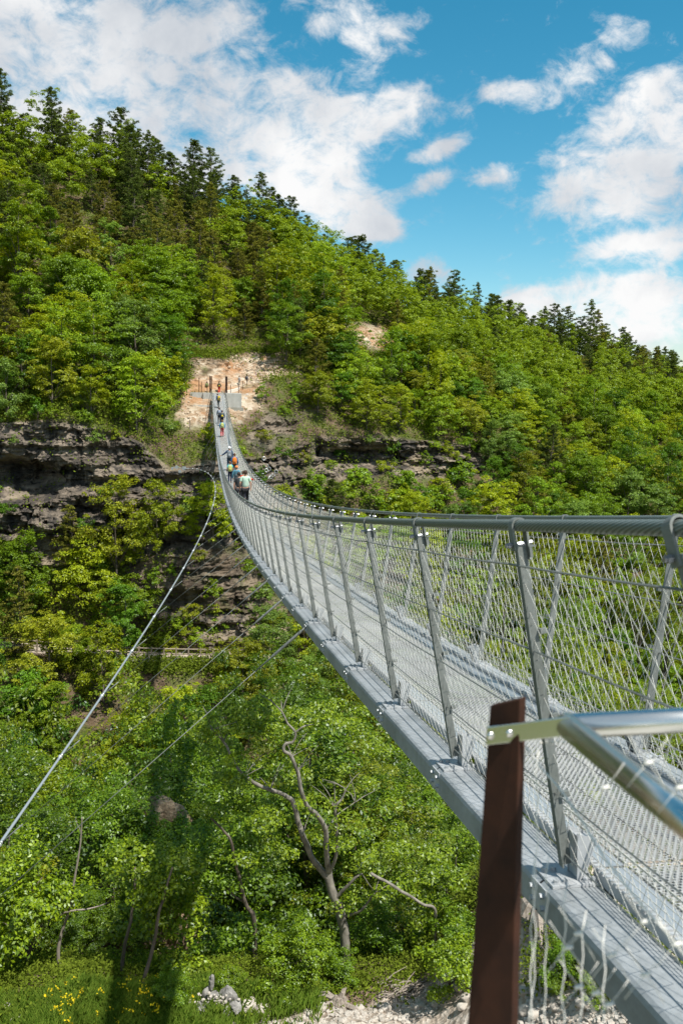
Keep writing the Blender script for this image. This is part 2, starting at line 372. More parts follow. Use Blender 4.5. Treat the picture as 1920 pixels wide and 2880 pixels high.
# ------------------------------------------------------------------ the far mountainside
# control sections across the gorge: for each bearing, rows of the hillside at known distances
SEC = {  # px : [(row, distance) from the foot of the slope below the lower path up to the ridge]
 -900: [(1870, 72), (1820, 73.5), (1791, 77), (1740, 78), (1600, 79), (1200, 84), (1120, 87), (1040, 92), (150, 145)],
 0:    [(1870, 72), (1828, 73.5), (1803, 77), (1745, 78), (1590, 80), (1190, 83), (1130, 86), (1060, 91), (390, 140)],
 200:  [(1880, 72), (1848, 73.5), (1825, 77), (1765, 78), (1600, 79.5), (1185, 82), (1130, 86), (1060, 92), (430, 141)],
 400:  [(1890, 72), (1855, 73.5), (1833, 77), (1760, 78), (1575, 79), (1250, 83), (1150, 89), (1050, 97), (490, 143)],
 480:  [(1892, 72), (1857, 73.5), (1835, 77), (1745, 78), (1560, 79), (1322, 82), (1125, 95), (1000, 104), (530, 145)],
 560:  [(1893, 72), (1858, 73.5), (1836, 77), (1730, 78), (1550, 79), (1310, 83), (1109, 97.6), (985, 106), (560, 146)],
 640:  [(1894, 72), (1858, 73.5), (1836, 77), (1720, 78), (1540, 80), (1300, 84.5), (1108, 98), (985, 107), (600, 148)],
 760:  [(1900, 72), (1862, 73.5), (1841, 77), (1740, 79), (1450, 84), (1290, 89), (1075, 102), (980, 108), (660, 150)],
 900:  [(1930, 72), (1880, 74), (1860, 77), (1740, 81), (1350, 94), (1232, 97), (1060, 105), (935, 115), (760, 152)],
 1100: [(1950, 71), (1900, 73), (1860, 77), (1740, 83), (1338, 98), (1236, 100), (1120, 109), (960, 126), (860, 155)],
 1350: [(1960, 70), (1900, 73), (1840, 78), (1700, 85), (1325, 105), (1252, 108), (1160, 116), (1030, 137), (945, 162)],
 1600: [(1970, 69), (1900, 73), (1820, 79), (1650, 86), (1400, 103), (1310, 111), (1210, 122), (1090, 144), (1010, 170)],
 1920: [(1980, 68), (1900, 73), (1800, 80), (1600, 88), (1400, 104), (1310, 114), (1225, 127), (1150, 148), (1105, 180)],
 2900: [(1980, 68), (1900, 73), (1800, 80), (1600, 88), (1400, 104), (1330, 116), (1280, 130), (1240, 150), (1210, 190)]}
secs = []
for px, rows in SEC.items():
    P = []
    for r, y in rows: p = at(px, r, y); P.append((y, p[2]))
    u = at(px, rows[5][0], 1.)[0]
    P = [(14., -84.), (30., -66.)]+P+[(P[-1][0]+12, P[-1][1]+1.5), (P[-1][0]+70, P[-1][1]-45), (P[-1][0]+200, P[-1][1]-60)]
    secs.append((u, np.array(P)))
su = np.array([s[0] for s in secs]); sP = np.stack([s[1] for s in secs])      # (k, 14, 2)
SEG = [6, 60, 6, 8, 34, 70, 110, 60, 60, 120, 14, 20, 4]                       # rows of faces in each stretch
T = np.concatenate([np.arange(n)/n+i for i, n in enumerate(SEG)]+[[len(SEG)]])
U = np.concatenate([np.linspace(-1.1, -.32, 40, endpoint=False), np.linspace(-.32, .72, 620, endpoint=False), np.linspace(.72, 1.5, 40)])
def section(u, t):
    """point (x, y, z) of the undisturbed slope at bearing u = x/y and profile position t"""
    u = np.asarray(u, float); t = np.asarray(t, float); i = np.clip(np.floor(t).astype(int), 0, len(SEG)-1); f = t-i
    def row(j): return np.stack([np.interp(u, su, sP[:, k, :][:, 0]) for k in range(14)], -1) if j == 0 else np.stack([np.interp(u, su, sP[:, k, :][:, 1]) for k in range(14)], -1)
    A = row(0); B = row(1)
    y = np.take_along_axis(A, i[..., None], -1)[..., 0]*(1-f)+np.take_along_axis(A, (i+1)[..., None], -1)[..., 0]*f
    z = np.take_along_axis(B, i[..., None], -1)[..., 0]*(1-f)+np.take_along_axis(B, (i+1)[..., None], -1)[..., 0]*f
    return np.stack([u*y, y, z], -1)
def px_of(u): # picture column of a bearing, only used to lay out the rock bands along the gorge
    a = np.arctan(u)-YAW; return 960+F*np.tan(a)
def zones(u, t):
    X = px_of(u)+60*perlin(np.stack([u*12, t*0, u*0], -1))
    Xr = X; X2 = px_of(u)+70*fbm(np.stack([u*22, t*2.4, u*0+5], -1), 4, .6)
    left = 1-sstep(820, 900, X)
    # main cliff: t 6..7 (index of (row4 -> row5)) ; lower cliff t 5..6 under the bridge
    n = perlin(np.stack([u*30, t*2.0, u*0+3], -1))
    cl = sstep(5.93, 6.03, t+.10*n)*(1-sstep(6.97, 7.08, t+.06*n))
    cl *= np.maximum(left, np.maximum(sstep(860, 900, X)*(1-sstep(1330, 1400, X)), 0))
    lo = sstep(5.03, 5.08, t)*(1-sstep(5.85, 6.0, t+.1*n))*sstep(250, 420, X)*(1-sstep(840, 900, X))*(.62+.6*n)
    lo2 = sstep(4.03, 4.1, t)*(1-sstep(4.95, 5.1, t))*sstep(420, 560, X)*(1-sstep(840, 900, X))
    up = sstep(7.0, 7.1, t)*(1-sstep(7.5, 7.9, t+.2*n))*sstep(560, 660, X)*(1-sstep(800, 900, X))*.75*sstep(-.1, .25, n)
    cliff = np.clip(np.maximum.reduce([cl, lo*.9, lo2, up]), 0, 1)
    scr = sstep(8.0, 8.1, t)*(1-sstep(8.72, 9.0, t+.22*n-.0016*(X2-640)*(X2 < 640)+.0022*(X2-700)*(X2 > 700)))*sstep(500, 545, X2)*(1-sstep(780, 840, X2))
    scr2 = sstep(7.40, 7.65, t)*(1-sstep(8.0, 8.1, t))*sstep(490, 530, X2)*(1-sstep(690, 760, X2))*.9
    scr3 = 1.3*np.exp(-(((X-1030)/70)**2+((t-9.02)/.24)**2)*1.1)
    scr4 = np.exp(-(((X-415)/34)**2+((t-1.79)/.05)**2)*1.5)     # pale landslip low on the slope
    scree = np.clip(np.maximum.reduce([scr, scr2, scr3*1.2, scr4*1.3]), 0, 1)
    pth = sstep(2.98, 3.02, t)*(1-sstep(4.0, 4.04, t))*(1-sstep(980, 1050, X))
    return cliff, scree, pth
def cellnoise(P, sc, sd):
    q = P*np.array(sc)+.45*np.stack([perlin(P*.5+sd), perlin(P*.5+sd+40), .5*perlin(P*.35+sd+80)], -1); i = np.floor(q).astype(int) & 255
    return _P[_P[_P[(i[..., 0]+sd*17) & 255]+i[..., 1]]+i[..., 2]]/255.
def far_point(u, t):
    P = section(u, t); cl, sc_, pt = zones(u, t)
    n1 = fbm(P*[.07, .07, .07], 3)*2.2*(1-cl)*(1-pt)*(1-sc_*.8)
    ledge = perlin(P*[.05, .05, .55]+9)*1.3+np.sign(perlin(P*[.07, .07, 1.3]+4))*np.abs(perlin(P*[.07, .07, 1.3]+4))**.5*.75
    blk = fbm(P*[.28, .28, .42]+2, 4, .55)*1.5; fin = fbm(P*[1.1, 1.1, 1.6]+5, 3, .6)*.38
    cl_ = (cellnoise(P, (.26, .26, .55), 1)-.5)*1.5+(cellnoise(P, (.7, .7, 1.5), 2)-.5)*.65+(cellnoise(P, (1.7, 1.7, 3.2), 3)-.5)*.22
    keep = 1-pt
    calm = 1-np.exp(-(((P[..., 0]-2)/5)**2+((P[..., 1]-98)/4)**2+((P[..., 2]+1.5)/1.6)**2))
    d = (n1*.8+cl*(ledge*.8+blk*.55+cl_)+(.25+cl)*fin*(.5+.5*keep)+sc_*fbm(P*1.3, 4, .6)*.45)*calm*keep
    q = P.copy(); q[..., 1] -= d*.85; q[..., 2] += d*.35*(1-cl)
    q[..., 0] += cl*perlin(P*.4+20)*.5
    # one large hollow at the left of the main cliff and one under the right hand overhang
    hol = cl*(np.exp(-(((px_of(u)-60)/120)**2+((t-6.62)/.12)**2))*4.5+np.exp(-(((px_of(u)-1010)/130)**2+((t-6.45)/.30)**2))*3.5)
    q[..., 1] += hol
    return q, (cl, sc_, pt)
UU, TT = np.meshgrid(U, T, indexing='ij')
Pf, (zc, zs, zp) = far_point(UU, TT)
mb = MB(); nu, nt_ = UU.shape; idx = np.arange(nu*nt_).reshape(nu, nt_)
mb.add(Pf, np.stack([idx[:-1, :-1], idx[1:, :-1], idx[1:, 1:], idx[:-1, 1:]], -1).reshape(-1, 4))
terr = mb.build('hillside', M_terr, smooth=True); tag(terr, kind='structure')
def paint(o, a, b, c):
    ca = o.data.color_attributes.new('zone', 'FLOAT_COLOR', 'POINT')
    ca.data.foreach_set('color', np.stack([a, b, c, np.ones_like(a)], -1).astype(np.float32).ravel())
paint(terr, zc, zs, zp)
terr.data.polygons.foreach_set('use_smooth', (zc[:-1, :-1].ravel() < .35))
mb = MB(); mb.add([[-4000, -4000, -90], [4000, -4000, -90], [4000, 4000, -90], [-4000, 4000, -90]], [[0, 1, 2, 3]])
g = mb.build('valley_ground', mat('valley_grass', (.09, .13, .04), .95)); tag(g, kind='structure')

# ------------------------------------------------------------------ the near bank
def nearz(x, y):
    x = np.asarray(x, float); y = np.asarray(y, float)
    z = np.interp(y, [-60, .5, 2, 6, 10, 16, 19, 21, 26, 40, 52, 60], [-1, -2.1, -3, -12.5, -13.3, -13.9, -14.3, -15.6, -21, -37, -58, -72])
    rise = 3.4*sstep(4.0, 8.5, x-.15*(y-14))*sstep(5, 10, y)
    z = z+rise*(1-sstep(30, 50, y))+.5*sstep(3, -6, x)*sstep(8, 12, y)
    p = np.stack([x, y, 0*x], -1)
    return z+sstep(4, 8, y)*(fbm(p*.35, 4, .55)*.35+fbm(p*2.2, 3)*.05)+sstep(19, 26, y)*fbm(p*.12+3, 3)*1.6
X = np.concatenate([np.linspace(-80, -12, 35, endpoint=False), np.linspace(-12, 22, 340, endpoint=False), np.linspace(22, 110, 45)])
Yv = np.concatenate([np.linspace(-60, 8, 30, endpoint=False), np.linspace(8, 24, 230, endpoint=False), np.linspace(24, 60, 60)])
XX, YY = np.meshgrid(X, Yv, indexing='ij'); ZZ = nearz(XX, YY)
mb = MB(); idx = np.arange(XX.size).reshape(XX.shape); Pn = np.stack([XX, YY, ZZ], -1)
mb.add(Pn, np.stack([idx[:-1, :-1], idx[1:, :-1], idx[1:, 1:], idx[:-1, 1:]], -1).reshape(-1, 4))
nb = mb.build('near_bank', M_gravel, smooth=True); tag(nb, kind='structure')
pp = np.stack([XX, YY, 0*XX], -1); nn = fbm(pp*.5, 3)
grav = (1-sstep(16.8, 17.4, YY+.5*nn+.35*np.abs(XX-3)*(XX < .5)-.05*(XX-3)*(XX > 3)))*sstep(-.8, 1.2, XX+.6*nn)
paint(nb, 1-sstep(4, 9, YY), grav, grav*0)
def dropz(px, row, y):
    p = at(px, row, y); return np.array([p[0], p[1], nearz(p[0], p[1])])
def hit_near(px, row):
    d = ray(px, row); ys = np.linspace(9, 40, 1200); z = nearz(d[0]*ys, ys); k = np.argmax(z >= d[2]*ys)
    return np.array([d[0]*ys[k], ys[k], z[k]])
def hit_far(px, row):
    """where the sight line through a point of the picture meets the undisturbed far slope"""
    d = ray(px, row); ts = np.linspace(1.2, 10, 3000); S = section(np.full_like(ts, d[0]), ts); e = S[:, 2]-d[2]*S[:, 1]
    k = np.where((e[:-1] < 0) & (e[1:] >= 0))[0]
    k = k[0] if len(k) else abs(e).argmin()
    return d[0], ts[k]


# ------------------------------------------------------------------ footbridge
bridge = empty('suspension_footbridge', (XC, 0, za(0)))
tag(bridge, 'long galvanised steel suspension footbridge sagging across the gorge', 'footbridge')
BL = np.array([XC, 0, za(0)])
def bpart(mb, name, m, smooth=False, parent=bridge):
    for k in range(len(mb.V)): mb.V[k] = mb.V[k]-BL
    return mb.build(name, m, parent, smooth)
st = Y0+DS*np.arange(-2, 64)          # stations (cross beams)
st = st[st < LEN+.3]
for s in (-1, 1):
    mb = MB(); ys = np.linspace(-3, LEN+2, 420); mb.tube(rail(ys, s), .0235, 12); bpart(mb, 'handrail_cable', M_cable, True)
    # edge beam: folded channel with rounded top corner, one length per bay
    prof = np.array([[.115, -.135], [.115, -.03], [.108, -.012], [.095, -.002], [.08, 0], [-.105, 0], [-.105, -.10], [-.09, -.10], [-.09, -.012], [.09, -.014], [.10, -.135]])
    mb = MB(); k = len(prof)
    for a, b in zip(st[:-1], st[1:]):
        yy = np.linspace(a+.006, b-.006, 3); v = []
        for y in yy: v.append(base(y, s)+np.stack([s*prof[:, 0], 0*prof[:, 0], prof[:, 1]], -1))
        v = np.concatenate(v); j = np.arange(k); j2 = (j+1) % k; q = np.concatenate([np.stack([i*k+j, i*k+j2, (i+1)*k+j2, (i+1)*k+j], -1) for i in range(2)])
        mb.add(v, q if s < 0 else q[:, ::-1])
    bpart(mb, 'edge_beam', M_beam)
    # toothed edge strip of the deck
    mb = MB(); yy = np.arange(-1.4, LEN, .5)
    def strip(mb, dx0, dx1, z0, z1, a, b):
        p = [base(y, s, dx, z) for (y, dx, z) in ((a, dx0, z0), (a, dx1, z0), (b, dx1, z0), (b, dx0, z0), (a, dx0, z1), (a, dx1, z1), (b, dx1, z1), (b, dx0, z1))]
        mb.hexa(p)
    for a, b in zip(st[:-1], st[1:]): strip(mb, -.145, -.112, .004, .048, a+.12, b-.02)
    for y in np.arange(1.5, 14, .035): strip(mb, -.146, -.110, .046, .058, y, y+.018)
    bpart(mb, 'toothed_edge_strip', M_galv)
    mb = MB()
    for a, b in zip(st[:-1], st[1:]): strip(mb, -.262, -.150, .030, .036, a+.01, b-.01)
    bpart(mb, 'gutter_sheet', M_rod)
    # kick mesh: small rectangular wire mesh along the foot of the railing
    mb = MB(); yk = np.arange(-1, LEN, .055); A = base(yk, s, -.125, .05); B = base(yk, s, -.105, .21); mb.wires(A, B, .0016)
    for f_ in (0, .2, .4, .6, .8, 1):
        q = A*(1-f_)+B*f_; mb.wires(q[:-1:6][:len(q[6::6])], q[6::6], .0022 if f_ < 1 else .005)
    bpart(mb, 'kick_mesh', M_wire)
    # diamond net between deck and hand cable
    def side(y, v): return base(y, s, -.03, .05)*(1-v[:, None])+(rail(y, s)+np.array([-s*.012, 0, -.125]))*v[:, None]
    mb = MB(); y0 = np.arange(-1.5, LEN-1, .10)
    for sg in (-1, 1):
        yy0 = y0+(.0 if sg > 0 else 1.0)
        for q in range(5):
            v0, v1 = q/5, (q+1)/5; A = side(yy0+sg*1.0*v0, np.full(len(yy0), v0)); B = side(yy0+sg*1.0*v1, np.full(len(yy0), v1))
            mb.wires(A, B, .0013)
    bpart(mb, 'diamond_wire_net', M_wire)
    for v in (.04, .24, .46, .70, .97):
        mb = MB(); yy = np.arange(-1, LEN, .5)
        p = side(yy, np.full(len(yy), v))+np.array([s*.02, 0, 0]); p[:, 2] -= .006*np.sin((yy-Y0)/DS*math.pi)**2
        mb.tube(p, .0042, 4); bpart(mb, 'guard_wire', M_galvd)
# tread planks: three lanes, a seam at every cross beam
lanes = [(-.328, -.112), (-.104, .104), (.112, .328)]
for x0, x1 in lanes:
    mb = MB()
    for a, b in zip(st[:-1], st[1:]):
        p = [[XC+x, y, za(y)+z] for (y, x, z) in ((a+.008, x0, .030), (a+.008, x1, .030), (b-.008, x1, .030), (b-.008, x0, .030), (a+.008, x0, .046), (a+.008, x1, .046), (b-.008, x1, .046), (b-.008, x0, .046))]
        mb.hexa(p)
    bpart(mb, 'tread_plank', M_deck)
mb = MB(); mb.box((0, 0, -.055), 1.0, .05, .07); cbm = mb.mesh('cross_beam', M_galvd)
for y in st:
    o = bpy.data.objects.new('cross_beam', cbm); COL.objects.link(o); o.parent = bridge; o.location = (0, y, za(y)-za(0))
mb = MB()
for a, b in zip(st[:-1], st[1:]):
    for sx in (-.33, .33): mb.tube([[XC+sx, a, za(a)-.05], [XC-sx, b, za(b)-.05]], .012, 5)
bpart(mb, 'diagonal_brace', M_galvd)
# posts: prototype in a frame whose z runs from foot to hand cable (length 1.45), x outward
H = 1.45
def clamp_mesh():
    mb = MB(); th = np.linspace(math.pi, 0, 11); r0, r1, w = .0245, .0325, .022
    def ringpts(r): return [[-r, H-.10]]+[[r*math.cos(a), H+r*math.sin(a)] for a in th]+[[r, H-.10]]
    a, b = np.array(ringpts(r0)), np.array(ringpts(r1))
    for i in range(len(a)-1):
        c = [a[i], b[i], b[i+1], a[i+1]]; mb.hexa([[x, -w, z] for x, z in c]+[[x, w, z] for x, z in c])
    mb.box((-.042, .0, H-.09), .030, .05, .006); mb.box((-.030, .0, H-.115), .006, .05, .055); mb.box((-.042, -.024, H-.115), .03, .005, .05)
    return mb.mesh('cable_clamp', M_galvd)
def bolt_mesh():
    mb = MB(); mb.cyl((-.05, 0, H-.075), (.062, 0, H-.075), .009, 6); mb.cyl((.04, 0, H-.075), (.054, 0, H-.075), .013, 6); return mb.mesh('clamp_bolt', M_bolt)
mb = MB(); mb.box((.0, -.002, (H-.07)/2+.03), .050, .007, H-.13); mb.box((.0215, .016, (H-.07)/2+.03), .007, .030, H-.13)

for v in (.24, .46, .70): mb.box((-.04, .01, v*H), .03, .025, .02)
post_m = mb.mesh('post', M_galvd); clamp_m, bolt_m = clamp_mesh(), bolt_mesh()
def plate_mesh(s):
    mb = MB(); mb.box((-s*0, 0, .006), .20, .17, .010); mb.box((s*.122, 0, -.065), .008, .15, .11)
    for x in (-.075, -.035, .05, .085):
        for y in (-.06, .06):
            mb.cyl((x, y, .011), (x, y, .026), .0115, 6); mb.cyl((x, y, .011), (x, y, .014), .017, 8)
    for y in (-.05, .05):
        for z in (-.04, -.09): mb.cyl((s*.125, y, z), (s*.142, y, z), .0115, 6)
    return mb.mesh('base_plate', M_galv)
def gusset_mesh(s):
    mb = MB(); x0 = -s*.02
    for y in (-.045, .045):
        p = np.array([[x0, y-.003, .012], [x0-s*.03, y-.003, .012], [x0-s*.085, y-.003, .17], [x0, y-.003, .20]]); q = p+[0, .006, 0]; mb.hexa(np.concatenate([p, q]))
    mb.box((x0-s*.045, 0, .165), .08, .085, .006); mb.box((x0-s*.008, 0, .10), .006, .085, .17)
    return mb.mesh('gusset', M_galv)
pl = {s: (plate_mesh(s), gusset_mesh(s)) for s in (-1, 1)}
rest = MB(); npost = 0
for i, y in enumerate(st):
    if y < -.2: continue
    for s in (-1, 1):
        b0 = base(y, s, -.01, .0); yr = y
        k = round((y-Y0)/DS)
        if s < 0: yr += {0: .284, 1: -.07}.get(k, 0)
        if s > 0: yr += {2: -.089}.get(k, 0)
        tp_ = rail(yr, s); ax = tp_-b0; ln = np.linalg.norm(ax); ez = ax/ln
        ex = np.array([s, 0, 0])-ez*(s*ez[0]); ex /= np.linalg.norm(ex); ey = np.cross(ez, ex)
        if i > 50:
            rest.wires([b0], [tp_], .03); continue
        Mx = Matrix([[ex[0], ey[0], ez[0]*ln/H, b0[0]-BL[0]], [ex[1], ey[1], ez[1]*ln/H, b0[1]-BL[1]], [ex[2], ey[2], ez[2]*ln/H, b0[2]-BL[2]], [0, 0, 0, 1]])
        po = bpy.data.objects.new('post', post_m); COL.objects.link(po); po.parent = bridge; po.matrix_local = Mx
        for me in (clamp_m, bolt_m):
            c = bpy.data.objects.new(me.name, me); COL.objects.link(c); c.parent = po
        Mi = Mx.inverted()
        for me in pl[s]:
            c = bpy.data.objects.new(me.name, me); COL.objects.link(c); c.parent = po
            sl_ = math.atan(sa(y)); c.matrix_local = Mi@Matrix.Translation(Vector(b0-BL))@Matrix.Rotation(sl_, 4, 'X')
o = bpart(rest, 'post', M_galvd); tag(o, kind='stuff')
# wind bracing cable on the upstream side with its stays
mb = MB(); yy = np.linspace(-10, 81.3, 260); mb.tube(wind(yy), .026, 8); wc = bpart(mb, 'wind_cable', M_rod, True)
rm = MB(); rm.tube([[0, -.04, 0], [0, -.02, 0], [0, .02, 0], [0, .04, 0]], [.036, .044, .044, .036], 10); rm.box((.03, 0, .035), .05, .03, .05); ring = rm.mesh('ring_clamp', M_rod, True)
for k in range(6, 53, 2):
    y = Y0+DS*k
    if y > 80.5: break
    w_ = wind(y)
    c = bpy.data.objects.new('ring_clamp', ring); COL.objects.link(c); c.parent = wc; c.location = w_-BL; c.rotation_euler = (0, 0, .0)
    a = base(y, -1, .11, -.05); d = w_-a; ln = np.linalg.norm(d); d /= ln
    m1 = MB(); m1.tube([a+d*min(.6, ln*.3), w_-d*min(.25, ln*.2)], .0052, 5); m1.tube([w_-d*min(.5, ln*.3), w_], .011, 6)
    sc_ = bpart(m1, 'stay_cable', M_galvd, True)
    f_ = min(.75, ln/5); m2 = MB(); m2.tube([a, a+d*.10*f_, a+d*.13*f_, a+d*.75*f_, a+d*.8*f_, a+d*1.15*f_], [.012, .012, .019, .019, .010, .010], 7); bpart(m2, 'turnbuckle', M_galvd, True, sc_)

# ------------------------------------------------------------------ foreground railing
rl = empty('steel_railing', tuple(at(1420, 2000, 1.3)*[1, 1, 0]+[0, 0, -1.6]))
tag(rl, 'corten post carrying a polished stainless steel handrail corner and rope net', 'railing')
RL = np.array(rl.location)
def rpart(mb, name, m, smooth=False, parent=rl):
    for k in range(len(mb.V)): mb.V[k] = mb.V[k]-RL
    return mb.build(name, m, parent, smooth)
C = at(1602, 2042, 1.235)
def atz(px, py, z): d = ray(px, py); return d*(z/d[2])
mb = MB(); a0 = at(1377, 1985, 1.33); a1 = at(1461, 1966, 1.285); b0_ = at(1310, 2940, 1.25); b1_ = at(1437, 2940, 1.19); th_ = np.array([.016, .012, 0])
mb.hexa([b0_, b1_, b1_+th_, b0_+th_, a0, a1, a1+th_, a0+th_])
ex_ = (b0_-a0)*.75; mb.hexa([b0_+ex_, b1_+ex_, b1_+th_+ex_, b0_+th_+ex_, b0_, b1_, b1_+th_, b0_+th_])
o = rpart(mb, 'post', M_rust)
bv = o.modifiers.new('edge', 'BEVEL'); bv.width = .0015; bv.segments = 2
pc, qc = at(1366, 2071, 1.315), at(1598, 2043, 1.22); hv = np.array([0, 0, .0165]); dr = qc-pc; nv = np.cross(dr, hv); nv /= np.linalg.norm(nv)
if nv[1] < 0: nv = -nv
mb = MB(); th_ = nv*.005; mb.hexa([pc-hv, qc-hv, qc-hv+th_, pc-hv+th_, pc+hv, qc+hv, qc+hv+th_, pc+hv+th_]); o = rpart(mb, 'bracket', M_steel); bv = o.modifiers.new('edge', 'BEVEL'); bv.width = .0012; bv.segments = 2
for px, py in ((1381, 2062), (1436, 2057)):
    c0 = pc+dr*((px-1366)/232)-nv*.001; bm = bmesh.new(); bmesh.ops.create_uvsphere(bm, u_segments=14, v_segments=8, radius=.0072)
    v = np.array([x.co[:] for x in bm.verts])*[1, .6, 1]+c0; fq = [[x.index for x in f.verts] for f in bm.faces]
    bm.free(); mb = MB(); mb.add(v, [f for f in fq if len(f) == 4], [f for f in fq if len(f) == 3]); rpart(mb, 'dome_bolt', M_steel, True)
E1 = atz(1950, 2024, C[2]); E1 = C+(E1-C)*3; E2 = atz(1930, 2310, C[2]); E2 = C+(E2-C)*2.2
mb = MB(); mb.tube([C, E1], .0205, 24); mb.tube([C+(E1-C)*.0, C+[0, 0, 0.0001]], .0205, 24); rpart(mb, 'handrail_tube', M_steel, True)
mb = MB(); mb.tube([C+np.array([-.004, .008, 0]), E2], .0208, 24); rpart(mb, 'handrail_tube', M_steel, True)
mb = MB()
rope = [at(1478, 2100, 1.27), at(1520, 2160, 1.25), at(1570, 2215, 1.20), at(1630, 2300, 1.12), at(1700, 2415, 1.04), at(1790, 2530, .97), at(1870, 2620, .92), at(1950, 2720, .87)]
mb.tube(rope, .0018, 6)
rr_ = np.random.default_rng(5)
def zig(px, row0, row1, y0, y1, amp):
    rows = np.arange(row0, row1, 64.); pts = []
    for k, r in enumerate(rows):
        f = (r-row0)/(row1-row0); pts.append(at(px+(-1)**k*amp*.6+(r-row0)*(-.02)+rr_.normal()*2, r, y0+(y1-y0)*f))
    mb.tube(pts, .0009, 5); return pts
z1 = zig(1512, 2110, 2960, 1.25, 1.12, 5); z2 = zig(1540, 2400, 2960, 1.16, 1.08, 5)
for a, b, y0_, am in ((1500, 2420, 1.2, 4), (1590, 2480, 1.12, 8), (1640, 2560, 1.08, 9), (1700, 2600, 1.04, 8)): zig(a, b, 2960, y0_, y0_-.1, am)
fer = [(1625, 2625), (1720, 2685), (1815, 2740), (1627, 2775), (1675, 2793), (1812, 2592), (1902, 2655), (1712, 2825), (1822, 2145), (1910, 2215), (1700, 2215), (1598, 2665)]
for px, py in fer:
    y = 1.22-(px-1450)/1450-(py-2000)/9000; c0 = at(px, py, y)
    mb.tube([c0-[.006, 0, .001], c0+[.006, 0, .001]], .0026, 6)
    for sx, sy in ((-55, -75), (55, -70), (-60, 70), (50, 80)):
        mb.tube([c0, at(px+sx*.5, py+sy*.45, y), at(px+sx, py+sy, y)], .0006, 4)
for sx in range(6):
    c0 = at(1520+sx*16, 2086-(sx % 2)*3, 1.27); mb.tube([c0, c0+[0, 0, -.004]], .0022, 6)
rpart(mb, 'rope_net', M_wire, True)

# terrace the photographer stands on
mb = MB(); mb.box((2.2, -1.6, -1.85), 6.4, 5.6, .5); ter = mb.build('viewing_terrace', M_conc); tag(ter, kind='structure')

# ------------------------------------------------------------------ far abutment
ab = empty('bridge_abutment', (XC, LEN+.6, za(LEN)-1.5)); tag(ab, 'pale concrete abutment block at the far end of the footbridge', 'abutment')
AL = np.array(ab.location)
def apart(mb, name, m, parent=ab):
    for k in range(len(mb.V)): mb.V[k] = mb.V[k]-AL
    return mb.build(name, m, parent)
zt = za(LEN)
mb = MB(); mb.box((XC+1.62, LEN+.2, zt-.80), 1.75, 3.4, 1.55); apart(mb, 'anchor_block', M_conc)
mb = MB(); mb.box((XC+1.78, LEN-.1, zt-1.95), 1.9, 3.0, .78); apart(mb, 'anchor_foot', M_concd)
mb = MB(); mb.box((XC, LEN+1.8, zt-.9), 1.48, 3.0, 1.7); apart(mb, 'deck_seat', M_conc)
mb = MB(); mb.box((XC-1.25, LEN+1.2, zt-.72), .95, 2.6, 1.35); apart(mb, 'anchor_block', M_conc)
mb = MB(); mb.hexa([[XC-3.1, LEN+.1, zt-.5], [XC-1.75, LEN+.1, zt-1.4], [XC-1.75, LEN+.35, zt-1.4], [XC-3.1, LEN+.35, zt-.5], [XC-3.1, LEN+.1, zt-.04], [XC-1.75, LEN+.1, zt-.04], [XC-1.75, LEN+.35, zt-.04], [XC-3.1, LEN+.35, zt-.04]]); apart(mb, 'wing_wall', M_conc)
mb = MB(); mb.box((XC-2.1, LEN-.9, zt-1.95), 2.9, 1.4, 1.1); apart(mb, 'wing_foot', M_conc)
mb = MB(); mb.box((XC, LEN+5.5, zt-.35), 6.4, 8, .5); lp = mb.build('landing', mat('compacted_gravel', (.55, .46, .37), .95)); tag(lp, kind='structure')
def pole(x, y, z0, h, r=.045, m=M_rust, label='rusty steel fence post beside the far landing', name='fence_post', group='rusty fence posts around the far landing'):
    mb = MB(); mb.box((0, 0, h/2), r*2, r*.8, h); mb.box((0, -.02, h*.92), r*1.2, .05, .05); mb.box((0, -.02, h*.5), r*1.2, .05, .05)
    o = mb.build(name, m, loc=(x, y, z0)); tag(o, label, 'post', group); return o
for s in (-1, 1):
    for dx, dy in ((0, .1), (.14, .9)):
        pole(XC+s*(.80+dx), LEN+dy, zt-.2, 2.0, .06, label='tall rusty pylon post flanking the far end of the bridge', name='pylon_post', group='tall rusty posts at the bridge end')
for px in (560, 567, 583): p = at(px, 1104, LEN+.6); pole(p[0], p[1], zt-.1, 1.25 if px != 560 else 1.7, .035)
for px, row in ((648.5, 1104), (671, 1104)): p = at(px, row, LEN+.5); pole(p[0], p[1], zt-.1, 1.0 if px < 650 else 1.15, .035)
up_posts = [(682, 1094, 98.5), (694, 1085, 100), (707, 1079, 101.5), (721, 1074, 103), (734.5, 1069, 104.5), (748, 1062, 106), (762, 1058, 107.5)]
for i, (px, row, y) in enumerate(up_posts):
    p = at(px, row, y); pole(p[0], p[1], p[2]-.1, 1.0, .035, label='thin rusty post beside the path climbing right from the far landing', group='posts along the upper path')
pb = at(534, 1218, 90); pole(pb[0], pb[1], pb[2], 1.35, .06, M_wood, 'short weathered timber post on the scree left of the bridge', 'timber_post', None)
# sloping path ramp behind those posts
mb = MB(); pts = [(640, 1100, 98), (672, 1092, 99), (700, 1081, 101.5), (735, 1068, 105), (770, 1054, 108.5), (800, 1046, 111)]
A = np.array([at(*q) for q in pts]); D_ = np.array([-.9, 1.6, 0.1])
v = np.concatenate([A, A+D_, A+[0, -.1, -1.2], A+D_+[0, 0.2, -1.2]]); n = len(A); i = np.arange(n-1)
mb.add(v, np.concatenate([np.stack([i, i+1, n+i+1, n+i], -1), np.stack([2*n+i, 2*n+i+1, i+1, i], -1)])); rp = mb.build('upper_path', mat('dusty_path', (.60, .52, .43), .95)); tag(rp, kind='structure')

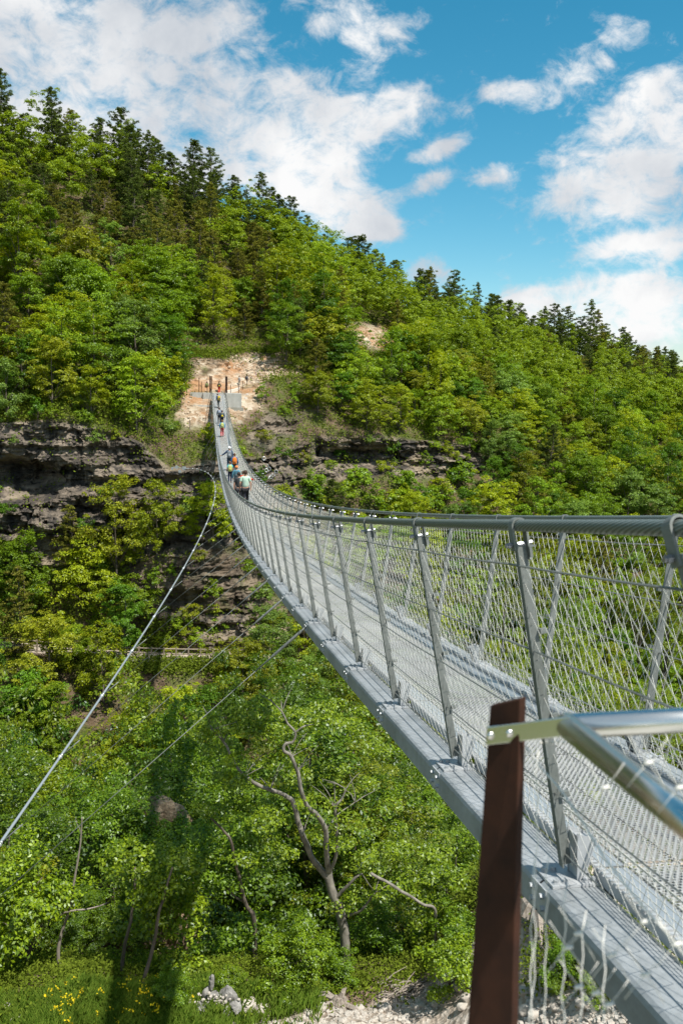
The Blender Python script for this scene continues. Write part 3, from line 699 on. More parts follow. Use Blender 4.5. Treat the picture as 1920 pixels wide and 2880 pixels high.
# ------------------------------------------------------------------ wooden fence along the lower path
fl = empty('timber_fence', tuple(section(np.array([px_u for px_u in [0.0]]), np.array([3.1]))[0]))
tag(fl, 'weathered timber rail fence along the ledge path below the cliff', 'fence'); FL = np.array(fl.location)
us = np.linspace(-.245, .06, 22); pts = section(us, np.full(22, 3.12)); mbp = MB()
for p in pts:
    mb = MB(); mb.box(p-FL+[0, 0, .5], .12, .12, 1.15); mb.build('post', M_wood, fl)
for h in (.95, .5):
    mb = MB(); mb.tube(pts-FL+[0, 0, h], .06, 6); mb.build('rail', M_wood, fl)
wu = section(np.linspace(-.10, .035, 20), np.full(20, 3.0)); mb = MB()
for a, b in zip(wu[:-1], wu[1:]): mb.hexa([a+[0, -.35, -1.1], b+[0, -.35, -1.1], b+[0, .3, -1.1], a+[0, .3, -1.1], a+[0, -.3, .02], b+[0, -.3, .02], b+[0, .3, .02], a+[0, .3, .02]])
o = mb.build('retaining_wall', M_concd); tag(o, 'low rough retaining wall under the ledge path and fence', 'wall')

#PART3
# ------------------------------------------------------------------ vegetation builders
def crown_mb(R, z0, z1, npuff, nleaf, size, r, flat=.55, inner=.45, pr=.30, limbs=11):
    """foliage carried by limbs: every limb ends in a ragged cluster of leafy sprays"""
    mb = MB(); zc = (z0*.55+z1*.45); P = []; Nn = []; cen = []; tips = []
    for k in range(limbs):
        a = k*2.399+r.normal()*.35; dz = (k+.5)/limbs*1.55-.55+r.normal()*.1; rr = math.sqrt(max(0, 1-min(1, abs(dz))**2))
        f = r.uniform(.50, 1.0); hz = (z1-zc) if dz > 0 else (zc-z0)
        tips.append((np.array([R*f*rr*math.cos(a), R*f*rr*math.sin(a), zc+hz*dz*r.uniform(.7, 1.02)]), r.uniform(.6, 1.25)))
    for k in range(npuff):
        t, w = tips[k % limbs]; d = r.normal(size=3)*np.array([.27, .27, .20])*R*w; c = t+d
        if k % 5 == 0: c = c*np.array([.5, .5, 1])
        if k < limbs: c = t
        cen.append(c)
        q = R*pr*r.uniform(.45, 1.3); e = r.normal(size=(nleaf, 3)); e /= np.linalg.norm(e, axis=1)[:, None]
        e[:, 2] = np.where(r.uniform(size=nleaf) < .7, abs(e[:, 2]), e[:, 2])
        ov = c-np.array([0, 0, zc]); ov /= np.linalg.norm(ov)+1e-6
        p = c+q*e*np.array([1, 1, flat])*(r.uniform(.2, 1.15, nleaf)**.5)[:, None]
        p[:, 2] -= .22*((p[:, 0]-c[0])**2+(p[:, 1]-c[1])**2)/q
        P.append(p); Nn.append(.5*e+ov*.45+np.array([0, 0, .6])+.5*r.normal(size=(nleaf, 3)))
    v, q = leafquads(np.concatenate(P), np.concatenate(Nn), size, r); mb.add(v, q)
    return mb, cen, zc
def trunk_mb(cen, zc, h, r0, r, nl=9, k=7):
    mb = MB(); top = np.array([r.normal()*.2, r.normal()*.2, h*.86]); n = 7; t = np.linspace(0, 1, n)[:, None]
    wob = np.array([[math.sin(i*1.7+r0*9)*.10, math.cos(i*1.3+r0*5)*.10, 0] for i in range(n)])*t
    pts = t*top+wob; mb.tube(pts, r0*(1-.8*t[:, 0]), k)
    for c in cen[:nl]:
        s_ = pts[int(min(n-2, max(1, (c[2]*.5/h)*n)))]; m_ = (s_+c)/2+[0, 0, .12*np.linalg.norm(c-s_)]
        mb.tube([s_, m_, c], [r0*.35, r0*.2, r0*.06], 5)
    return mb
def make_tree(name, R, h, z0, npuff, nleaf, size, seed, ml, mt, r0=.14, cast=None, **kw):
    r = np.random.default_rng(seed); c, cen, zc = crown_mb(R, z0, h, npuff, nleaf, size, r, **kw)
    return (name, trunk_mb(cen, zc, h, r0, r).mesh('trunk', mt, True), c.mesh('crown', ml))
def make_pine(seed, h=11, R=2.0, nb=70, droop=0.):
    """ragged black pine: boughs at random heights, each ending in upswept tufts of needles"""
    r = np.random.default_rng(seed); mb = MB(); tr = MB(); lx, ly = r.normal(size=2)*.25
    ax = lambda z: np.array([lx*(z/h)**2+.10*math.sin(z*1.3+seed), ly*(z/h)**2+.10*math.cos(z*1.1), z])
    tr.tube([ax(z) for z in np.linspace(0, h, 8)], np.linspace(.17, .02, 8), 7); P = []; Nn = []
    side = r.uniform(.6, 1.15, 7)
    for k in range(nb):
        f = (k+.5)/nb+r.normal()*.01; f = min(max(f, 0), .995); z = h*(.10+.88*f)
        a = k*2.399+r.normal()*.5; L_ = R*min(1., (1-f)*1.75+.06)**.85*side[int(a*1.1) % 7]*r.uniform(.5, 1.15)*(.55+.45*min(1, f*5+.3))
        up = -.05+.62*f*f+r.normal()*.10; d = np.array([math.cos(a), math.sin(a), up])
        s0 = ax(z); pts = [s0+d*L_*q+np.array([0, 0, .22*L_*q*q]) for q in (0, .35, .7, 1)]
        tr.tube(pts, [.035, .025, .015, .008], 4, False)
        m = max(2, int(L_/.34))
        for q in range(m):
            t_ = .25+.75*(q+1)/m; c = s0+d*L_*t_+np.array([0, 0, .22*L_*t_*t_])+r.normal(size=3)*[.18, .18, .08]; g = 46
            o = r.normal(size=(g, 3)); o /= np.linalg.norm(o, axis=1)[:, None]; o[:, 2] = abs(o[:, 2])*.9-.05
            P.append(c+o*.30*r.uniform(.3, 1.15, g)[:, None]); Nn.append(np.cross(o, r.normal(size=(g, 3)))+np.array([0, 0, .5]))
    P = np.concatenate(P); Nn = np.concatenate(Nn); v, q = leafquads(P, Nn, .23, r, asp=.36, bend=.1); mb.add(v, q)
    return ('pine_tree', tr.mesh('trunk', M_bark, True), mb.mesh('crown', M_pine))
PROTO = {
 'far': [make_tree('broadleaf_tree', R, h, z0, n, 66, s, sd, M_leaf, M_bark, .13, flat=fl, pr=.20, limbs=lb) for R, h, z0, n, s, sd, fl, lb in
         ((2.9, 7.6, .3, 180, .20, 11, .60, 12), (2.5, 9.4, .5, 180, .19, 12, .75, 13), (3.3, 6.8, .2, 190, .21, 13, .45, 12), (2.1, 8.0, .2, 155, .19, 14, .8, 11), (2.9, 8.4, .8, 200, .18, 15, .40, 15), (2.7, 6.4, .1, 160, .22, 16, .6, 9), (2.2, 10.2, 1.0, 175, .19, 17, .6, 14), (3.4, 8.2, .4, 210, .20, 18, .35, 16))],
 'pine': [make_pine(21, 8.5, 2.4, 70), make_pine(22, 10.5, 2.2, 80), make_pine(23, 7, 2.8, 62), make_pine(24, 9.5, 2.7, 60), make_pine(25, 11, 2.3, 66), make_pine(26, 7.5, 2.3, 74), make_pine(27, 9, 3.0, 56)],
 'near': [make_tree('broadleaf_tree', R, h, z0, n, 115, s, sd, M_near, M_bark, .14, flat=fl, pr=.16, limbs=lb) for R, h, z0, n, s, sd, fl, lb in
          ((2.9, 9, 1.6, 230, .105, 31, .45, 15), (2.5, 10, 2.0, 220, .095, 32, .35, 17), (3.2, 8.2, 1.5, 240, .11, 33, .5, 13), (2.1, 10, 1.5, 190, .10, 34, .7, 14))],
 'shrub': [make_tree('shrub', R, h, z0, n, 42, s, sd, M_leaf, M_bark, .05, flat=.7, pr=.35) for R, h, z0, n, s, sd in ((1.1, 1.7, .1, 24, .19, 41), (.9, 2.2, .2, 22, .18, 42), (1.3, 1.4, .05, 26, .20, 43))],
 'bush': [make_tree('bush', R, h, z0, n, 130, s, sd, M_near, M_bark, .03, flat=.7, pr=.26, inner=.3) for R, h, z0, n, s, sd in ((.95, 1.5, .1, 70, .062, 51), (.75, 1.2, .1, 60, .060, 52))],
}
def plant(kind, var, loc, sc, rz, tint, label, cat, group, sz=1.0, lean=0):
    name, tm, cm = PROTO[kind][var % len(PROTO[kind])]
    e = empty(name, tuple(loc), rz); e.scale = (sc, sc, sc*sz); e.rotation_euler = (lean, 0, rz)
    a = bpy.data.objects.new('trunk', tm); b = bpy.data.objects.new('crown', cm)
    for o in (a, b): COL.objects.link(o); o.parent = e; o.color = (*tint, 1)
    tag(e, label, cat, group); return e

# ------------------------------------------------------------------ the wood on the far side
rv = np.random.default_rng(101)
cu = rv.uniform(-.30, .70, 60000); ct = rv.uniform(1.3, 10.05, 60000)
Pc, (c1, c2, c3) = far_point(cu, ct)
# favour even cover per square metre: weight by distance
cols = px_of(cu)
def proj(P):
    P = np.asarray(P, float); d = P@FW; return 960+F*(P@RT)/d, 1440-F*(P@UP)/d
sx_, sy_ = proj(Pc)
ok = (c1 < .25) & (c2 < .30) & (c3 < .05) & (sx_ > -260) & (sx_ < 2180) & (sy_ > 100) & (sy_ < 3000) & (Pc[:, 1] > 50)
ok &= ~((abs(Pc[:, 0]-XC) < 5.0) & (Pc[:, 1] > 85) & (Pc[:, 1] < 104))
ok &= ~((ct > 6.9) & (ct < 8.1) & (cols > 440) & (cols < 830))
ok &= ~((ct > 5.5) & (ct < 7.95) & (cols > 640) & (cols < 870))          # open bench round the landing
ok &= ~((ct > 8.0) & (ct < 9.05) & (cols > 490) & (cols < 775))
ok &= ~((ct > 2.3) & (ct < 3.1) & (cols > 170) & (cols < 800))
ok &= ~((ct > 1.86) & (ct < 3.1) & (cols > 385) & (cols < 660))
ok &= ~((ct > 3.9) & (ct < 4.7) & (cols > 120) & (cols < 400) & (cols % 130 < 60))
ok &= ~((ct > 5.42) & (ct < 6.75) & (cols > 850) & (cols < 1370))
ok &= ~((ct > 8.3) & (ct < 9.22) & (cols > 960) & (cols < 1100))
ok &= ~((ct > 7.7) & (ct < 8.6) & (cols > 980) & (cols < 1080))
ok &= ~((ct > 1.70) & (ct < 1.86) & (cols > 370) & (cols < 460))
ok &= ~((ct > 4) & (ct < 5.6) & (cols > 380) & (cols < 860))
cell = {}; chosen = []
order = np.where(ok)[0]
for i in order:
    p = Pc[i]; sp_ = 2.9 if ct[i] > 9.75 else (3.35 if ct[i] > 8 else 3.5)
    key = tuple((p//5).astype(int)); good = True
    for dx in (-1, 0, 1):
        for dy in (-1, 0, 1):
            for dz in (-1, 0, 1):
                for q in cell.get((key[0]+dx, key[1]+dy, key[2]+dz), ()):
                    if ((p-q)**2).sum() < sp_*sp_: good = False; break
                if not good: break
            if not good: break
        if not good: break
    if good: cell.setdefault(key, []).append(p); chosen.append(i)
GREENS = [((.80, .92, .8), 'mid green'), ((1.28, 1.12, .7), 'bright yellow-green'), ((.50, .72, .9), 'dark green'), ((1.02, 1.06, .9), 'fresh green'), ((.85, .95, 3.0), 'greyish green'), ((1.15, .92, 1.0), 'olive green')]
def zone_name(t, X, z):
    side = 'left of the footbridge' if X < 560 else ('behind the far landing' if X < 900 else 'right of the footbridge')
    if t < 3: return 'below the fenced ledge path'
    if t < 6: return 'on the slope between path and cliff, '+side
    if t < 8: return 'on top of the cliff '+side
    if t < 9: return 'low on the wooded slope '+side
    return ('high under the ridge ' if t > 9.55 else 'halfway up the mountainside ')+side
cands = []
for i in chosen:
    t_, X_ = ct[i], cols[i]
    pn_ = perlin(np.array([Pc[i]*.045]))[0]; pp_ = (.86+.9*pn_) if t_ > 9.82 else (.58+1.0*pn_ if t_ > 9.6 else (.42+1.2*pn_ if t_ > 8.7 else .06))
    if X_ > 1150 and t_ > 9.3: pp_ = max(pp_, .6)
    cands.append((i, rv.uniform() < pp_))
bro = [i for i, c in cands if not c]; pin = [i for i, c in cands if c]
print('TREES', len(bro), len(pin))
def rank(l): return sorted(l, key=lambda i: Pc[i][1]+(200 if not (-100 < sx_[i] < 2020) else 0))
stuffB = rank(bro)[292:]; bro = rank(bro)[:292]; stuffP = rank(pin)[290:]; pin = rank(pin)[:290]
for n_, i in enumerate(bro):
    tint, cname = GREENS[rv.choice(6, p=[.25, .25, .15, .17, .08, .10])]
    tint = np.array(tint)*rv.uniform(.75, 1.22); near_ = Pc[i][1] < 76
    s_ = rv.uniform(.62, 1.0) if ct[i] < 8 else rv.uniform(.8, 1.2)
    zn = zone_name(ct[i], cols[i], 0)
    plant('far', int(rv.integers(8)), Pc[i]-[0, 0, .3], s_, rv.uniform(0, 6.3), tint, cname+' broadleaf tree '+zn, 'tree', cname+' broadleaf trees '+zn, rv.uniform(.85, 1.15))
for n_, i in enumerate(pin):
    brown = rv.uniform() < (.62 if ct[i] < 9.75 else .15)
    tint = np.array((1.75, 1.30, 1.0) if brown else (1, 1, 1))*rv.uniform(.8, 1.2); cname = 'olive brown' if brown else 'dark green'
    zn = 'standing along the skyline of the ridge' if ct[i] > 9.8 else zone_name(ct[i], cols[i], 0)
    plant('pine', int(rv.integers(7)), Pc[i]-[0, 0, .3], rv.uniform(.62, 1.2)*(.88 if cols[i] < 320 else 1) if ct[i] > 9.7 else rv.uniform(.55, .95), rv.uniform(0, 6.3), tint, cname+' pine '+zn, 'pine tree', cname+' pines '+zn, rv.uniform(.9, 1.1))
# the farthest trees read as one mass
if stuffB or stuffP:
    pts = [(i, 0) for i in stuffB]+[(i, 1) for i in stuffP]; mb = MB()
    for i, kd in pts:
        r = np.random.default_rng(int(i)); c, _, _ = crown_mb(2.7, .8, 7.6, 60, 56, .27, r, pr=.24)
        for v in c.V: mb.V.append(v+Pc[i])
        for q in c.Q: mb.Q.append(q+mb.n)
        mb.n += sum(len(v) for v in c.V)
    o = mb.build('distant_woodland', M_leaf); tag(o, kind='stuff')
# shrubs on ledges, benches and the scree
su_ = rv.uniform(-.26, .66, 9000); ts_ = rv.uniform(3.9, 9.2, 9000); Ps, (d1, d2, d3) = far_point(su_, ts_); Xs = px_of(su_)
wgt = np.where(d1 > .4, .16, .42)*np.where(d2 > .3, .12, 1)*(d3 < .05)*np.where((ts_ > 7) & (ts_ < 8.1) & (Xs > 430) & (Xs < 830), 1.0, .5)
wgt *= ~((abs(Ps[:, 0]-XC) < 2.6) & (Ps[:, 1] > 88) & (Ps[:, 1] < 106))
wgt = np.where(d1 > .4, wgt*3.2, wgt)
wgt *= ~((d2 > .3) & (ts_ > 8.05) & (ts_ < 8.75))
sel = np.where(rv.uniform(size=9000) < wgt*.19)[0][:270]
for i in sel:
    tint, cname = GREENS[rv.choice(6, p=[.28, .22, .15, .15, .10, .10])]; onc = d1[i] > .4
    zn = 'growing from a crack in the grey cliff' if onc else ('on the rocky bench around the far landing' if 7 < ts_[i] < 8.2 and 430 < Xs[i] < 830 else 'among the trees of the far slope')
    plant('shrub', int(rv.integers(3)), Ps[i]-[0, .1, .15], rv.uniform(.45, 1.1), rv.uniform(0, 6), np.array(tint)*rv.uniform(.8, 1.15), cname+' shrub '+zn, 'shrub', cname+' shrubs '+zn)

tq = 0
for k in range(400):
    px = rv.uniform(850, 1380); t_ = rv.uniform(5.35, 6.0); u_ = float(ray(px, 1350)[0]); P_, (q1, q2, q3) = far_point(np.array([u_]), np.array([t_]))
    if q1[0] > .3 or tq >= 46: continue
    tq += 1; tint, cname = GREENS[rv.choice(6, p=[.28, .30, .10, .22, .0, .10])]
    plant('shrub', k, P_[0]-[0, .1, .15], rv.uniform(.8, 1.7), rv.uniform(0, 6), np.array(tint)*rv.uniform(.9, 1.15), cname+' shrub on the terrace under the right hand rock ledge', 'shrub', cname+' shrubs under the right hand rock ledge')
# undergrowth: leaves and dry grass over all soil of the far slope
NU = 105000
uu = rv.uniform(-.30, .70, NU); tt = np.where(rv.uniform(size=NU) < .55, rv.uniform(8.0, 10.1, NU), rv.uniform(1.4, 9.3, NU))
Pu, (e1, e2, e3) = far_point(uu, tt); hcov = perlin(Pu*.28)
keep = (rv.uniform(size=NU) < np.where(e1 > .35, .16*(perlin(Pu*[.3,.3,.9]+3) > .05)*2.2, 1)*np.where(e2 > .25, .05, 1)*(e3 < .05)) & ((hcov > -.25) | (tt > 8.6) | ((tt > 7) & (tt < 8.3)))
keep &= ~((abs(Pu[:, 0]-XC) < 3.4) & (Pu[:, 1] > 94) & (Pu[:, 1] < 104))
Pu = Pu[keep]; m = len(Pu); g = 10
Q = (Pu[:, None]+rv.normal(size=(m, g, 3))*np.array([.42, .42, .24])*rv.uniform(.6, 1.5, (m, 1, 1))).reshape(-1, 3); Q[:, 2] += .12
Nn = rv.normal(size=(m*g, 3))*.8+np.array([0, -.45, .7]); v, q = leafquads(Q, Nn, .24, rv)
mb = MB(); mb.add(v, q); o = mb.build('undergrowth', M_under); tag(o, kind='stuff')

# ------------------------------------------------------------------ trees rising out of the gorge on the near side
def ntree(px, row_top, y, h, var, tint, label, sc=1., cat='tree', group=None):
    p = at(px, row_top, y); zb_ = p[2]-h
    zg = float(nearz(p[0], y)) if y < 50 else p[2]-h
    hh = p[2]-min(zg, p[2]-3.)
    base_h = {0: 9, 1: 10, 2: 8.2, 3: 10}[var % 4]
    return plant('near', var, (p[0], y, p[2]-hh), sc*hh/base_h if hh < 12 else sc*12/base_h*1.0, rv.uniform(0, 6.3), tint, label, cat, group, 1.0 if hh < 12 else hh/12)
near_spec = []
rn = np.random.default_rng(77)
for px, row, y, in [(-60, 2020, 30), (120, 1960, 33), (300, 1990, 34), (470, 2000, 32), (620, 1930, 33), (800, 1850, 35), (960, 1880, 34), (1100, 1960, 32), (1240, 2100, 30), (1380, 2220, 31),
                    (-40, 2160, 26), (90, 2230, 25), (250, 2180, 27), (420, 2240, 26), (560, 2160, 27), (700, 2050, 28), (880, 2010, 28), (1020, 2080, 27), (1150, 2180, 27), (1290, 2260, 26), (1420, 2330, 26),
                    (20, 2400, 23), (330, 2380, 23.5), (1110, 2320, 23.5), (1240, 2400, 23), (230, 2480, 23),
                    (40, 1900, 44), (260, 1880, 45), (450, 1900, 46), (640, 1820, 47), (820, 1760, 50), (960, 1740, 52), (1100, 1830, 46), (1230, 1950, 44), (1000, 1930, 40), (540, 1990, 39), (150, 2080, 38)]:
    near_spec.append((px, row, y))
near_spec = [q for q in near_spec if q[:2] not in ((520, 2420), (640, 2370), (1060, 2480), (1340, 2440))]
nlab = ['rising out of the gorge below the bridge', 'in the left of the gorge under the wind cable', 'in the gorge beside the corten post']
for k, (px, row, y) in enumerate(near_spec):
    tint, cname = GREENS[rn.choice(6, p=[.28, .20, .22, .18, .05, .07])]
    zn = nlab[1] if px < 480 else (nlab[0] if px < 1050 else nlab[2])
    ntree(px+rn.normal()*15, row+25, y, 9, k, np.array(tint)*rn.uniform(.62, 1.05), cname+' leafy tree '+zn, rn.uniform(.85, 1.05), group=cname+' leafy trees '+zn)  # tints scaled down, putting the gorge's deep shade into the leaf colour
# more wood seen through the right hand net
for k in range(26):
    px = rn.uniform(1250, 2150); row = rn.uniform(1520, 2350); y = rn.uniform(44, 62)-(row-1500)*.018
    tint, cname = GREENS[rn.choice(6, p=[.30, .27, .15, .18, .03, .07])]; p = at(px, row, y)
    if p[2] > -11: continue
    zn = 'seen through the right hand side net of the bridge'; s_ = rn.uniform(.7, 1.0)
    plant('near', k, (p[0], y, p[2]-9*s_), s_, rn.uniform(0, 6), np.array(tint)*rn.uniform(.85, 1.1), cname+' leafy tree '+zn, 'tree', cname+' leafy trees '+zn)

# ---- trees with visible limbs at the edge of the near bank
def limb(mb, pts, r0, r1, k=8, wob=0):
    P = np.array([at(*q) for q in pts]); n = len(P); r0 *= .68; r1 *= .7
    # round the polyline
    t = np.linspace(0, n-1, (n-1)*4+1); i = np.clip(np.floor(t).astype(int), 0, n-2); f = (t-i)[:, None]
    a = P[np.clip(i-1, 0, n-1)]; b = P[i]; c = P[i+1]; d = P[np.clip(i+2, 0, n-1)]
    S = .5*((2*b)+(-a+c)*f+(2*a-5*b+4*c-d)*f*f+(-a+3*b-3*c+d)*f**3)
    S += fbm(S*3.1+r0*50, 2)[:, None]*.018
    rad = np.interp(np.linspace(0, 1, len(S)), [0, 1], [r0, r1])*(1+.10*perlin(S*4))
    mb.tube(S, rad, k); return S
def puffs(centres, radius, n, size, r, flat=.5):
    P = []; Nn = []
    for c in centres:
        e = r.normal(size=(n, 3)); e /= np.linalg.norm(e, axis=1)[:, None]; e[:, 2] = np.where(r.uniform(size=n) < .65, abs(e[:, 2]), e[:, 2])
        q = radius*r.uniform(.6, 1.3); p = c+q*e*np.array([1, 1, flat])*(r.uniform(.3, 1, n)**.5)[:, None]; P.append(p)
        Nn.append(.5*e+np.array([0, -.15, .65])+.45*r.normal(size=(n, 3)))
    mb = MB(); v, q = leafquads(np.concatenate(P), np.concatenate(Nn), size, r); mb.add(v, q); return mb
def real_tree(name, label, limbs, leaf_c, rad, n, size, m, tint, cat='tree', seed=1):
    r = np.random.default_rng(seed); b0 = at(*limbs[0][0][0]); e = empty(name, tuple(b0)); tag(e, label, cat); BLc = np.array(b0)
    mb = MB()
    for pts, r0, r1 in limbs: limb(mb, pts, r0, r1)
    for k in range(len(mb.V)): mb.V[k] = mb.V[k]-BLc
    mb.build('trunk', m, e, True)
    if len(leaf_c):
        mb = puffs(np.array([at(*q) for q in leaf_c]), rad, n, size, r)
        for k in range(len(mb.V)): mb.V[k] = mb.V[k]-BLc
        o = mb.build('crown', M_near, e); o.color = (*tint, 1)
    return e
rb = np.random.default_rng(9)
def region(n, x0, x1, r0, r1, y0, y1, cond=lambda x, r: True):
    out_ = []
    while len(out_) < n:
        x, r_ = rb.uniform(x0, x1), rb.uniform(r0, r1)
        if cond(x, r_): out_.append((x, r_, rb.uniform(y0, y1)))
    return out_
yb = 19.2
beech = [([(970, 2790, yb), (972, 2746, yb), (969, 2632, yb), (955, 2561, yb), (934, 2512, yb), (923, 2464, yb), (925, 2447, yb)], .21, .13),
 ([(923, 2470, yb), (898, 2442, yb), (874, 2404, yb-.1), (852, 2350, yb-.3), (836, 2301, yb-.4), (825, 2258, yb-.4), (812, 2241, yb-.4), (760, 2222, yb-.4), (733, 2212, yb-.4), (690, 2182, yb-.4), (663, 2152, yb-.4), (630, 2084, yb-.3), (598, 2052, yb-.3), (581, 2003, yb-.3)], .125, .025),
 ([(924, 2460, yb), (917, 2388, yb-.3), (915, 2334, yb-.5), (890, 2290, yb-.7), (863, 2263, yb-.8), (844, 2214, yb-.9), (836, 2171, yb-.9), (820, 2128, yb-.9), (798, 2111, yb-.9), (803, 2092, yb-.9), (825, 2084, yb-.9), (831, 2060, yb-.9), (809, 2035, yb-.9), (793, 2003, yb-.9), (760, 1965, yb-.9)], .10, .02),
 ([(831, 2060, yb-.9), (852, 2044, yb-.9), (885, 2037, yb-.9)], .035, .015),
 ([(926, 2455, yb), (944, 2409, yb-.3), (947, 2334, yb-.5), (942, 2274, yb-.6), (961, 2247, yb-.6), (972, 2220, yb-.6)], .07, .03),
 ([(915, 2334, yb-.5), (950, 2290, yb-.4), (1000, 2255, yb-.3)], .035, .012),
 ([(940, 2530, yb), (977, 2491, yb-.2), (1004, 2464, yb-.3), (1020, 2455, yb-.3)], .07, .03),
 ([(972, 2578, yb), (1015, 2559, yb-.3), (1053, 2512, yb-.4)], .06, .03)]
for j in range(36):
    j %= 12
    a = [(690, 2182), (630, 2084), (836, 2171), (820, 2128), (793, 2003), (942, 2274), (972, 2220), (1053, 2512), (852, 2350), (760, 2222), (1000, 2255), (598, 2052)][j]
    dx, dy = rb.uniform(-70, 70), rb.uniform(-80, -20)
    beech.append(([(a[0], a[1], yb-.5), (a[0]+dx*.5, a[1]+dy*.6, yb-.4), (a[0]+dx, a[1]+dy, yb-.3)], .02, .006))
lc = region(84, 560, 1120, 1960, 2450, yb-.2, yb+2.2, lambda x, r: abs(x-840) > 30 or r < 2100 or True) + region(16, 960, 1240, 2380, 2560, yb-.6, yb+.8)+region(12, 570, 780, 1990, 2140, yb-.8, yb)
lc = [q for q in lc if not (780 < q[0] < 960 and 2060 < q[1] < 2560 and q[2] < yb+.4)]+region(9, 640, 1000, 2020, 2420, yb-1.3, yb-.9)
real_tree('beech_tree', 'pale barked tree with three long winding limbs rising from the near bank', beech, lc, .40, 190, .085, M_beech, (1.15, 1.08, .9), seed=4)
dt = [([(733, 2830, 19.6), (733, 2789, 19.6), (717, 2686, 19.6), (714, 2583, 19.6), (690, 2540, 19.6), (673, 2469, 19.5), (660, 2415, 19.4), (649, 2361, 19.3), (625, 2334, 19.2), (592, 2301, 19.2)], .11, .03),
      ([(690, 2540, 19.6), (640, 2500, 19.7), (600, 2440, 19.9)], .05, .02)]
real_tree('slender_tree', 'slender dark trunk left of the pale branching tree', dt, region(26, 520, 740, 2290, 2520, 19.6, 21)+region(10, 560, 760, 2580, 2720, 19.6, 20.4), .5, 200, .10, M_bark, (.9, 1, .9), seed=5)
real_tree('dead_snag', 'bleached bare trunk leaning among the leaves at the lower left', [([(170, 2760, 19.5), (170, 2733, 19.5), (164, 2682, 19.5), (174, 2622, 19.5), (198, 2555, 19.5), (208, 2484, 19.5), (221, 2417, 19.5), (229, 2345, 19.5), (231, 2298, 19.5)], .075, .02),
      ([(110, 2610, 19.9), (158, 2579, 19.4), (202, 2561, 19.3), (253, 2555, 19.3), (304, 2537, 19.3)], .05, .02), ([(229, 2345, 19.5), (218, 2320, 19.5), (212, 2300, 19.5)], .015, .006)], [], 0, 0, 0, M_dead, (1, 1, 1), seed=6)
real_tree('slender_tree', 'twin grey trunk of the left one of two slim trees above the yellow flowers', [([(334, 2870, 18.8), (336, 2836, 18.8), (344, 2721, 18.8), (352, 2654, 18.8), (368, 2591, 18.8), (378, 2504, 18.8), (380, 2440, 18.8)], .085, .035)], region(18, 300, 470, 2390, 2640, 18.9, 19.8), .42, 210, .10, M_bark, (1.25, 1.15, .8), seed=7)
real_tree('slender_tree', 'slim leaning trunk with bright leaves, right one of two above the yellow flowers', [([(366, 2880, 18.4), (374, 2844, 18.4), (407, 2749, 18.4), (435, 2642, 18.4), (447, 2567, 18.4), (459, 2531, 18.4), (471, 2484, 18.4), (485, 2440, 18.4)], .085, .03)], region(22, 400, 560, 2400, 2760, 18.5, 19.4), .42, 210, .10, M_bark, (1.3, 1.2, .8), seed=8)
real_tree('fallen_branch', 'long bare branch arching down at the right of the branching tree', [([(1042, 2456, 18.6), (1085, 2480, 18.5), (1129, 2507, 18.4), (1194, 2545, 18.4), (1221, 2556, 18.4), (1224, 2605, 18.5), (1226, 2690, 18.8)], .055, .05)], region(12, 1100, 1320, 2440, 2700, 18.8, 19.8), .45, 210, .095, M_beech, (1.1, 1.08, .8), 'branch', seed=10)
real_tree('conifer_sapling', 'thin ochre green conifer at the left edge below the wind cable', [([(32, 2640, 21), (32, 2500, 21), (28, 2380, 21), (28, 2350, 21)], .07, .02)], region(26, -40, 190, 2400, 2600, 20.6, 21.6), .42, 150, .085, M_bark, (1.35, .95, .5), seed=12)
def nearbush(px, row, sc, var, tint, label, dy=0, sz=1.):
    p = hit_near(px, row); return plant('bush', var, (p[0], p[1]+dy, nearz(p[0], p[1]+dy)-.05), sc, rn.uniform(0, 6), tint, label, 'bush', None, sz)
nearbush(75, 2730, 1.6, 0, (1.25, 1.2, .75), 'big bright green bush filling the lower left corner', sz=1.2)
nearbush(1262, 2790, 1.05, 1, (1.3, 1.25, .85), 'round light green bush beside the gravel at the foot of the dead branch', sz=1.1)
nearbush(850, 2765, .95, 0, (1.1, 1.12, .8), 'loose leafy bush in front of the pale branching trunk')
nearbush(960, 2770, .7, 1, (.95, 1.05, .8), 'small dark leafed bush at the foot of the pale trunk')
nearbush(1080, 2730, .9, 0, (.8, .95, .8), 'dark bush in the hollow right of the pale trunk', 1.)
nearbush(1590, 2745, .62, 1, (.95, 1.1, .8), 'fresh green bush on the bank behind the rope net')
nearbush(1720, 2720, .5, 0, (.9, 1.1, .8), 'low green bush under the edge beam of the bridge')
nearbush(1560, 2790, .35, 1, (1.05, 1.1, .8), 'tiny bush at the edge of the gravel behind the rope net')
nearbush(1690, 2810, .35, 0, (1.2, 1.2, .8), 'tuft of pale green leaves near the corner of the gravel')
nearbush(640, 2800, .55, 1, (1.1, 1.1, .8), 'small bush directly right of the grey rock cairn')
nearbush(480, 2830, .5, 0, (1., 1.1, .7), 'small bush between the slim trees and the rock cairn')
for k_, (px_, row_, y_, s_) in enumerate([(335, 2330, 25.2, 1.3), (480, 2340, 25.4, 1.4), (400, 2420, 24.9, 1.3), (350, 2400, 25, 1.2), (460, 2430, 24.8, 1.2)]):
    p_ = at(px_, row_, y_); plant('bush', k_, (p_[0], y_, p_[2]-.8*s_), s_, k_*1.3, (.9, 1., .8), 'bushy growth crowding the foot of the eroded earth bank', 'bush', 'bushes around the eroded earth bank')
nearbush(1330, 2700, .9, 1, (.9, 1., .8), 'dark green bush left of the corten post', 1.2)

